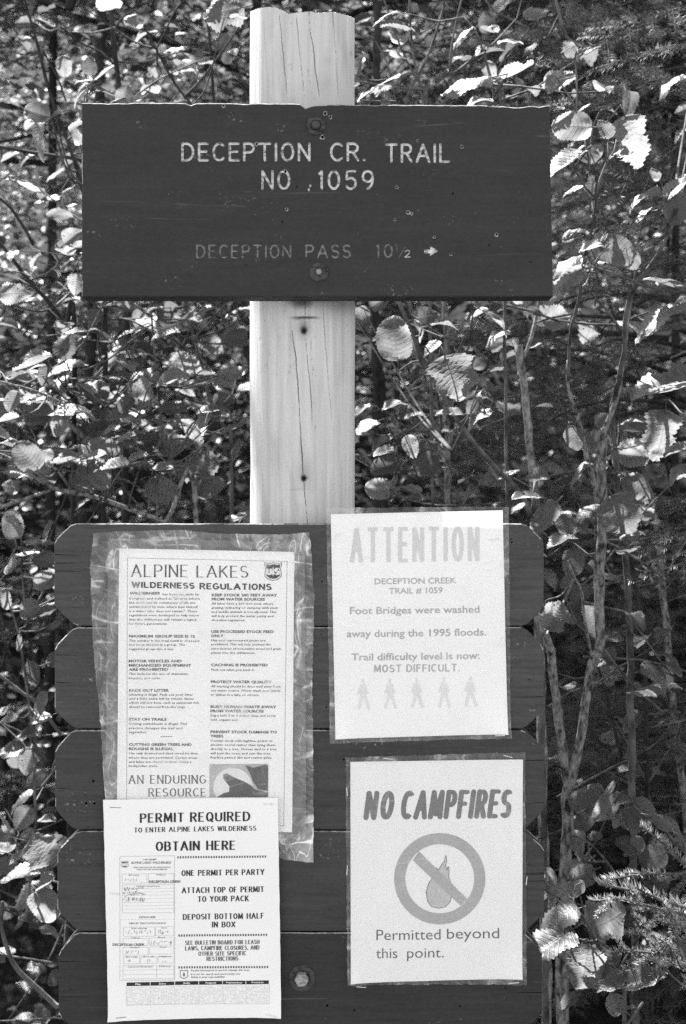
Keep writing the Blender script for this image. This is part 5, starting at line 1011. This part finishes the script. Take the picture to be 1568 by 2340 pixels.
# ------------------------------------------------------------ conifers
def spray_mesh(seed, L=.5, nside=14, nl=.016, nw=.0012, flat=.25, tw=.0017, dens=.0026):
    """one fir spray along +Y: axis, side twigs, needles"""
    rr = np.random.default_rng(seed); V = []; F = []; vb = 0
    tws = [((0, 0, 0), (0, L, -.10*L), 1.0)]
    for i in range(nside):
        u = .08+.86*i/nside; s = 1 if i % 2 else -1; l = L*.42*(1-u*.75)*rr.uniform(.75, 1.15); a = math.radians(rr.uniform(42, 60)); b = np.array((0, L*u, -.10*L*u*u))
        e = b+np.array((s*math.sin(a)*l, math.cos(a)*l, rr.uniform(-.10, .06)*l-.05*l)); tws.append((b, e, .6))
        if l > .09:
            for k in range(3):
                uu = .3+.22*k; bb = b+(e-b)*uu; l2 = l*.4*(1-uu*.6); s2 = 1 if k % 2 else -1; a2 = a*s+math.radians(45)*s2
                tws.append((bb, bb+np.array((math.sin(a2)*l2, math.cos(a2)*l2, rr.uniform(-.1, .05)*l2)), .4))
    NV, NF = [], []; TV, TF = [], []
    for b, e, q in tws:
        b = np.array(b, float); e = np.array(e, float); d = e-b; l = np.linalg.norm(d); d = d/l
        x = np.cross(d, (0, 0, 1)); x /= np.linalg.norm(x); z = np.cross(x, d); r = tw*q
        k = len(TV)
        for p, rad in ((b, r), (e, r*.4)):
            for a in (90, 210, 330): TV.append(p+(x*math.cos(math.radians(a))+z*math.sin(math.radians(a)))*rad)
        TF += [(k, k+1, k+4, k+3), (k+1, k+2, k+5, k+4), (k+2, k, k+3, k+5)]
        n = int(l/dens*2); u = rr.uniform(.03, 1.0, n); ph = np.where(rr.random(n) < flat, rr.uniform(0, 2*np.pi, n), np.where(rr.random(n) < .5, 0, np.pi)+rr.normal(.45, .35, n)*np.where(rr.random(n) < .5, 1, .4))
        c = b+d*(u*l)[:, None]; rad = x*np.cos(ph)[:, None]+z*np.sin(ph)[:, None]
        ndir = rad+d*rr.uniform(.35, .9, n)[:, None]; ndir /= np.linalg.norm(ndir, axis=1)[:, None]
        tip = c+ndir*(nl*rr.uniform(.7, 1.1, n)*np.where(u > .93, .8, 1))[:, None]; wv = np.cross(ndir, np.stack([z]*n)); wv /= (np.linalg.norm(wv, axis=1)[:, None]+1e-6); wv = wv*nw/2
        mid = (c+tip)/2
        k = len(NV)*4; NV.append(np.stack([c, mid-wv, tip, mid+wv], 1).reshape(-1, 3))
        NF.append(n)
    N = np.concatenate(NV); nn = len(N)//4
    NFa = np.arange(nn*4).reshape(-1, 4)+len(TV)
    Vv = np.concatenate([np.array(TV), N]); Fa = np.concatenate([np.array(TF), NFa])
    return mesh_np('bough', Vv, Fa, [M_TWIG, M_NEEDLE], midx=[0]*len(TF)+[1]*nn)
SPR = [spray_mesh(s, L, n) for s, L, n in ((1, .5, 14), (2, .42, 12), (3, .58, 16))]
def fir(label, x, y, H, rmax, n, zlo=.5, zg=0, cat='tree', name='fir_tree', xlim=None, seed=0, trunk_r=.07, group=None, az=None, near=()):
    rr = random.Random(seed); T = thing(name, label, cat, (x, y, zg), group)
    mb = MB(); mb.tube([Vector((x, y, zg-.1)), Vector((x+.02, y, zg+H*.5)), Vector((x, y, zg+H))], [trunk_r, trunk_r*.6, .01], 10, .15, .05); mb.build('trunk', M_BARKD, T)
    br = MB(); cnt = 0
    while cnt < n:
        h = zlo+(H-zlo-.2)*rr.random()**1.15; R = rmax*(1-(h/H))**.8*rr.uniform(.7, 1.1); a = rr.uniform(0, 2*math.pi) if az is None else rr.uniform(*az)
        s = Vector((x, y, zg+h)); d = Vector((math.cos(a), math.sin(a), 0)); e = s+d*R+Vector((0, 0, -.18*R+rr.uniform(-.05, .1)))
        m = s.lerp(e, .5)+Vector((0, 0, .05*R)); pts, _ = resample([s, m, e], [0, 0, 0], .1)
        if min(p.y for p in pts) < .30: continue
        br.tube([s, m, e], [.012, .008, .003], 5, .1)
        k = 0
        for i, p in enumerate(pts):
            if i/len(pts) < .22: continue
            for sd in ((-1, 1) if i % 2 else (rr.choice((-1, 1)),)):
                if cnt >= n: break
                an = sd*math.radians(rr.uniform(30, 60)) if i < len(pts)-1 else 0
                dd = Vector((d.x*math.cos(an)-d.y*math.sin(an), d.x*math.sin(an)+d.y*math.cos(an), rr.uniform(-.35, .1))).normalized()
                sc = rr.uniform(.6, 1.05)*(1.9 if h > 2.6 else 1)  # high boughs out of view are enlarged to shade the background
                if (p+dd*.5*sc).y < .32: continue
                tipy = (p+dd*.4*sc).y-(p.z-1.7)*.44
                if p.z > 2.3 and tipy < 1.05 and rr.random() < .97: continue
                o = bpy.data.objects.new('bough', rr.choice(SPR)); link(o, T)
                M = leaf_matrix(p, dd, 0.0, rr.uniform(-.4, .4)).to_4x4() @ Matrix.Diagonal((sc, sc, sc, 1)); M.translation = p-T.location; o.matrix_basis = M; cnt += 1
    for (qx, qy, dep, ang, sc, f) in near:
        b = P(qx, qy, dep); a = math.radians(ang); dd = Vector((math.cos(a), rr.uniform(-.3, .1), math.sin(a))).normalized()
        o = bpy.data.objects.new('bough', SPRN[rr.randrange(3)]); link(o, T)
        M = leaf_matrix(b, dd, f, rr.uniform(-.3, .3)).to_4x4() @ Matrix.Diagonal((sc, sc, sc, 1)); M.translation = b-T.location; o.matrix_basis = M
        h = Vector((x, y, b.z-.15)); m = b-dd*.12; br.tube([h, h.lerp(m, .6)+Vector((0, 0, .06)), m, b], [.009, .006, .003, .0016], 5, .05)
    br.build('branches', M_BARKD, T)['kind'] = 'stuff'; return T
SPRN = [spray_mesh(s_, L_n, n_, nl=.017, nw=.0013) for s_, L_n, n_ in ((4, .24, 9), (5, .28, 10), (6, .2, 8))]
NEAR = [(1560, 10, .8, 205, 1.0, .5), (1600, 90, .7, 190, 1.1, .45), (1480, 60, 1.0, 200, 1.0, .5), (1400, 20, 1.1, 195, 1.0, .5), (1330, 90, 1.2, 200, 1.0, .6), (1600, 180, .9, 185, 1.0, .6), (1520, 140, 1.0, 210, .9, .6), (1440, 190, 1.1, 200, 1.0, .5), (1580, 260, .9, 215, .9, .6), (1620, 360, .8, 195, 1.0, .5), (1500, 380, 1.0, 215, .9, .6), (1560, 470, 1.0, 200, 1.0, .5), (1470, 520, 1.0, 205, .9, .5), (1600, 580, .9, 190, 1.0, .4), (1430, 640, 1.1, 200, .9, .5), (1560, 640, 1.0, 210, .9, .6),
        (1280, 60, 1.3, 190, 1.0, .5), (1400, 290, 1.2, 205, .9, .6), (1300, 700, 1.0, 195, .9, .5), (1230, 720, 1.1, 205, .9, .5), (1180, 730, .9, 185, .7, .5), (1370, 760, 1.0, 215, .9, .7), (1290, 830, 1.1, 205, 1.0, .6), (1370, 900, 1.1, 200, 1.0, .6), (1260, 960, 1.0, 200, .9, .5), (1500, 780, 1.0, 200, 1.0, .5), (1180, 900, 1.2, 230, .8, .7), (1480, 880, 1.1, 205, .9, .5), (980, 900, 1.2, 260, .6, .9), (1390, 1050, 1.1, 200, 1.0, .6), (1500, 1230, 1.0, 190, .9, .5), (1560, 1400, 1.0, 195, 1.0, .5), (1460, 1560, 1.1, 200, 1.0, .5), (1560, 1700, 1.0, 195, 1.0, .5)]
fir('large fir with dark needled boughs filling the upper right behind the sign', 1.15, 1.55, 3.6, 1.35, 295, .8, .0, seed=1, trunk_r=.03, near=NEAR)
fir('second fir further back on the slope at the right edge', 1.75, 3.1, 4.4, 2.0, 290, .6, .3, seed=9, trunk_r=.05)
fir('fir with dark boughs and slim trunk hidden behind the post', -.13, 2.7, 7.2, 1.5, 230, .5, .2, seed=2, trunk_r=.03)
fir('thin fir with dark boughs behind the thin stems right of the sign', .98, 2.5, 4.2, 1.0, 180, .5, .1, seed=14, trunk_r=.02)
fir('fir in deep shade behind the left end of the sign', -.95, 2.8, 7.5, 1.7, 260, .4, .2, seed=3, trunk_r=.02)
fir('tall fir trunk and boughs far back behind the middle of the sign', -.1, 4.2, 8.5, 2.0, 240, .5, 1.4, seed=5, trunk_r=.05)
# young spruce in front at the lower right: separate twigs
def twig_mesh(seed, L=.14, nl=.013, nw=.0015, dens=.00085):
    rr = np.random.default_rng(seed); n = int(L/dens); u = np.sort(rr.uniform(0, 1, n)); ph = rr.uniform(-.35, np.pi+.35, n)
    bend = -.12*L; c = np.stack([0*u, u*L, bend*u*u], 1)
    rad = np.stack([np.cos(ph), 0*ph, np.sin(ph)], 1); ndir = rad+np.array((0, 1, 0))*rr.uniform(.3, .7, n)[:, None]+np.array((0, 1.2, 0))*(u[:, None]**10)
    ndir /= np.linalg.norm(ndir, axis=1)[:, None]; tip = c+ndir*(nl*rr.uniform(.8, 1.1, n))[:, None]
    wv = np.cross(ndir, rr.normal(0, 1, (n, 3))); wv /= np.linalg.norm(wv, axis=1)[:, None]; wv *= nw/2; mid = c+(tip-c)*.55
    N = np.stack([c, mid-wv, tip, mid+wv], 1).reshape(-1, 3)
    TV, TF = [], []
    for i in range(6):
        t = i/5
        for a in (0, 90, 180, 270): TV.append((.0014*math.cos(math.radians(a)), t*L, bend*t*t+.0014*math.sin(math.radians(a))))
    for i in range(5):
        for a in range(4): TF.append((i*4+a, i*4+(a+1) % 4, (i+1)*4+(a+1) % 4, (i+1)*4+a))
    return mesh_np('needled_twig', np.concatenate([np.array(TV), N]), np.concatenate([np.array(TF), np.arange(n*4).reshape(-1, 4)+len(TV)]), [M_TWIG, M_NEEDLE2], midx=[0]*len(TF)+[1]*n)
TW = [twig_mesh(1), twig_mesh(2, .11), twig_mesh(3, .08)]
SPRUCE = thing('young_spruce', 'young spruce with bright brushy needled twigs reaching in at the lower right edge', 'spruce', (P(1700, 2000, .4).x, .4, 0))
mb = MB(); mb.tube([Vector((SPRUCE.location.x, .4, -.05)), Vector((SPRUCE.location.x+.01, .4, .8)), Vector((SPRUCE.location.x, .42, 1.5))], [.016, .012, .004], 8, .05); mb.build('trunk', M_BARK, SPRUCE)
sb = MB()
for (x0, y0, x1, y1, d0, d1, f, subs) in ((1640, 2000, 1395, 1994, .35, .25, .2, 0), (1575, 1985, 1485, 1885, .3, .26, .4, 0), (1650, 2110, 1360, 2040, .3, .14, .15, 3), (1568, 2075, 1390, 2000, .25, .2, .3, 0), (1660, 2200, 1390, 2165, .3, .16, .3, 4), (1600, 2100, 1470, 2180, .3, .2, .4, 3), (1640, 2150, 1520, 2100, .3, .2, .5, 2), (1650, 2260, 1500, 2180, .3, .16, .4, 3), (1600, 2020, 1540, 2090, .3, .24, .4, 1), (1640, 1960, 1540, 2030, .3, .3, .3, 1), (1660, 2180, 1440, 2120, .4, .3, .3, 2)):
    a, b = P(x0, y0, d0), P(x1, y1, d1); L = (b-a).length; t = (b-a).normalized()
    root = Vector((SPRUCE.location.x, .4, a.z-.02)); sb.tube([root, a, b-t*.03], [.004, .003, .0014], 5, .03)
    k = max(1, round(L/.10)); seg = L/k
    def tw(p, dr, ff, sc, m):
        o = bpy.data.objects.new('needled_twig', m); link(o, SPRUCE); M = leaf_matrix(p, dr, ff, random.uniform(-.3, .3)).to_4x4() @ Matrix.Diagonal((sc, sc, sc, 1)); M.translation = p-SPRUCE.location; o.matrix_basis = M
    for i in range(k): tw(a+t*seg*i, t, f, seg/.105, TW[1])
    for i in range(subs):
        u = .35+.6*(i+.5)/subs; side = 1 if i % 2 else -1
        dr = (t+Vector((0, -.35, side*.7+.2))).normalized(); tw(a.lerp(b, u), dr, f, random.uniform(.55, .85), TW[2])
sb.build('branches', M_TWIG, SPRUCE)['kind'] = 'stuff'

# ------------------------------------------------------------ mass of small undergrowth leaves further back
def undergrowth(name, n_cl, per, ylo, yhi, s0, s1, m, seed, zf=(0, 3.4), spread=.22, xs=1.0):
    rr = np.random.default_rng(seed)
    cy = rr.uniform(ylo, yhi, n_cl); cx = rr.uniform(-1, 1, n_cl)*(.55+.26*(cy+D))*xs
    zc = CZ; half = 1170*S*(D+cy)/D; gz = np.clip(cy-2, 0, None)*.75*np.clip((cy-2)/2, 0, 1)
    px = 784+cx/(S*(D+cy)/D)
    lo = np.maximum(gz+.05, zc-half*1.1); hi = zc+half*1.15; cz = lo+(hi-lo)*rr.random(n_cl)
    keep = ~((px > 1120) & (cz > zc-half*.1) & (rr.random(n_cl) < (.85 if ylo < 2 else .5))) 
    cx, cy, cz = cx[keep], cy[keep], cz[keep]
    C = np.repeat(np.stack([cx, cy, cz], 1), per, 0); N = len(C)
    c = C+rr.normal(0, spread, (N, 3))*np.array((1, .8, .45)); c[:, 1] = np.maximum(c[:, 1], ylo-.2)
    s = rr.uniform(s0, s1, N)
    tilt = rr.normal(0, .45, (N, 2)); nrm = np.stack([tilt[:, 0], tilt[:, 1]-.25, np.ones(N)], 1); nrm /= np.linalg.norm(nrm, axis=1)[:, None]
    a = rr.uniform(0, 2*np.pi, N); t = np.stack([np.cos(a), np.sin(a), rr.uniform(-.5, .2, N)], 1); t -= nrm*(t*nrm).sum(1)[:, None]; t /= np.linalg.norm(t, axis=1)[:, None]; x = np.cross(t, nrm)
    sh = [(0, 0, 0), (.30, .35, .08), (.22, .75, .03), (0, 1, -.12), (-.22, .75, .03), (-.30, .35, .08), (0, .4, -.02)]
    V = np.stack([c+(x*a_+t*b_+nrm*c_)*s[:, None] for a_, b_, c_ in sh], 1).reshape(-1, 3)
    base = (np.arange(N)*7)[:, None]; tri = np.array([(0, 1, 6), (1, 2, 6), (2, 3, 6), (3, 4, 6), (4, 5, 6), (5, 0, 6)])
    F = (base[:, None, :]+tri[None]).reshape(-1, 3)
    o = link(bpy.data.objects.new(name, mesh_np(name, V, F, m))); o['kind'] = 'stuff'; return o
undergrowth('undergrowth', 170, 55, 1.4, 3.0, .026, .055, M_SMALL, 11)
undergrowth('forest_foliage', 330, 75, 3.0, 5.6, .03, .07, M_SMALL, 12, spread=.28)
def twiggery():
    mb = MB()
    for _ in range(110):
        y = random.uniform(1.2, 4.0); x = random.uniform(-1, 1)*(.5+.25*(y+D)); z = random.uniform(CZ-.3*(y+D)*1.8, CZ+.35*(y+D)*1.6)
        a = Vector((x, y, z)); d = Vector((random.gauss(0, .6), random.gauss(0, .3), random.choice((1, 1, 1, .2)))).normalized(); L = random.uniform(.4, 1.4); r = random.uniform(.0015, .006)
        b = a+d*L*.5+Vector((random.gauss(0, .05), 0, 0)); c = b+(d+Vector((random.gauss(0, .3), 0, .1))).normalized()*L*.5; mb.tube([a, b, c], [r, r*.7, r*.4], 5, .08)
    o = mb.build('bare_undergrowth_twigs', M_BARKD, None); o['kind'] = 'stuff'
twiggery()

def shade_crown():
    """leafy crown added on the dark slim trunk, out of view, to dapple the sun"""
    T = PL[TRUNKL]['root']; rr = np.random.default_rng(21); n = 62
    C = np.stack([rr.uniform(-3.4, .9, n), rr.uniform(1.9, 4.6, n), rr.uniform(3.3, 5.2, n)], 1); mb = MB()
    top = Vector((T.location.x-.1, 1.95, 2.9)); mb.tube([P(236, -190, 1.9), top, top+Vector((-.1, .2, 2.2))], [.014, .013, .006], 7, .1)
    for c in C[::4]: mb.tube([top.lerp(top+Vector((-.1, .2, 2.2)), rr.random()), Vector(c)*.5+top*.5+Vector((0, 0, .1)), Vector(c)], [.006, .004, .0015], 5, .1)
    mb.build('shade_limbs', M_BARKD, T)['kind'] = 'stuff'
    per = 95; c = np.repeat(C, per, 0); N = len(c); c = c+rr.normal(0, .2, (N, 3)); s = rr.uniform(.05, .085, N)
    nrm = rr.normal(0, .5, (N, 3))+np.array((0, 0, 1)); nrm /= np.linalg.norm(nrm, axis=1)[:, None]; t = rr.normal(0, 1, (N, 3)); t -= nrm*(t*nrm).sum(1)[:, None]; t /= np.linalg.norm(t, axis=1)[:, None]; x = np.cross(t, nrm)
    sh = [(0, 0, 0), (.34, .4, .08), (0, 1, -.1), (-.34, .4, .08)]
    V = np.stack([c+(x*a+t*b+nrm*d)*s[:, None] for a, b, d in sh], 1).reshape(-1, 3); F = (np.arange(N)*4)[:, None]+np.arange(4)[None]
    o = part('shade_crown', V, F, M_SMALL, T); o['kind'] = 'stuff'
shade_crown()

# ------------------------------------------------------------ openings in the canopy: thin out leaves and boughs that would shade the sunlit leaves
def thin_out():
    bpy.context.view_layer.update(); dg = bpy.context.evaluated_depsgraph_get(); gone = set()
    spots = [(1520, 640, .2), (1490, 655, .2), (1512, 720, .2), (1480, 715, .2), (1512, 757, .2), (1470, 760, .2), (1500, 900, .15), (1545, 890, .15), (1520, 915, .15), (1552, 1035, .2), (1555, 1075, .18), (1296, 380, .22), (1320, 365, .22), (1555, 438, .22), (1350, 568, .2), (1295, 592, .2), (1280, 1245, .22), (1268, 1403, .2), (1200, 1137, .3),
        (1256, 2160, .1), (1240, 2180, .1), (1267, 2095, .12), (1332, 2218, .14), (1360, 2190, .16), (1477, 2245, .14), (1387, 1848, .35), (1394, 1800, .35), (1535, 1877, .3), (1430, 1993, .27), (1480, 1993, .27), (1400, 2050, .16), (1450, 2060, .2), (1520, 2070, .24), (1450, 2170, .2), (1520, 2180, .25), (1510, 1915, .28), (1480, 2140, .24),
        (55, 1998, .3), (97, 1940, .3), (58, 1040, .35), (15, 963, .4), (255, 1073, .42), (210, 1052, .45), (148, 1058, .4), (78, 837, .45), (400, 873, .5), (490, 943, .55), (297, 762, .5), (82, 258, .45), (80, 307, .45), (240, 167, .5), (288, 218, .4), (896, 931, .55), (935, 920, .55), (946, 952, .55), (1024, 950, .36), (1188, 850, .59), (1205, 960, .59), (1215, 1060, .59), (1340, 1640, .44), (1285, 1700, .44)]
    for px, py, y in spots:
        for dx in (-8, 8):
            q = P(px+dx, py, y)+SUN_DIR*.05
            for _ in range(30):
                hit, loc, nr, ix, o, m = SC.ray_cast(dg, q, SUN_DIR)
                if not hit: break
                nm = o.name
                if nm.split('.')[0] in ('leaf', 'bough') and nm not in KEEP: gone.add(nm)
                q = loc+SUN_DIR*.004
    for nm in gone: bpy.data.objects.remove(bpy.data.objects[nm])
thin_out()
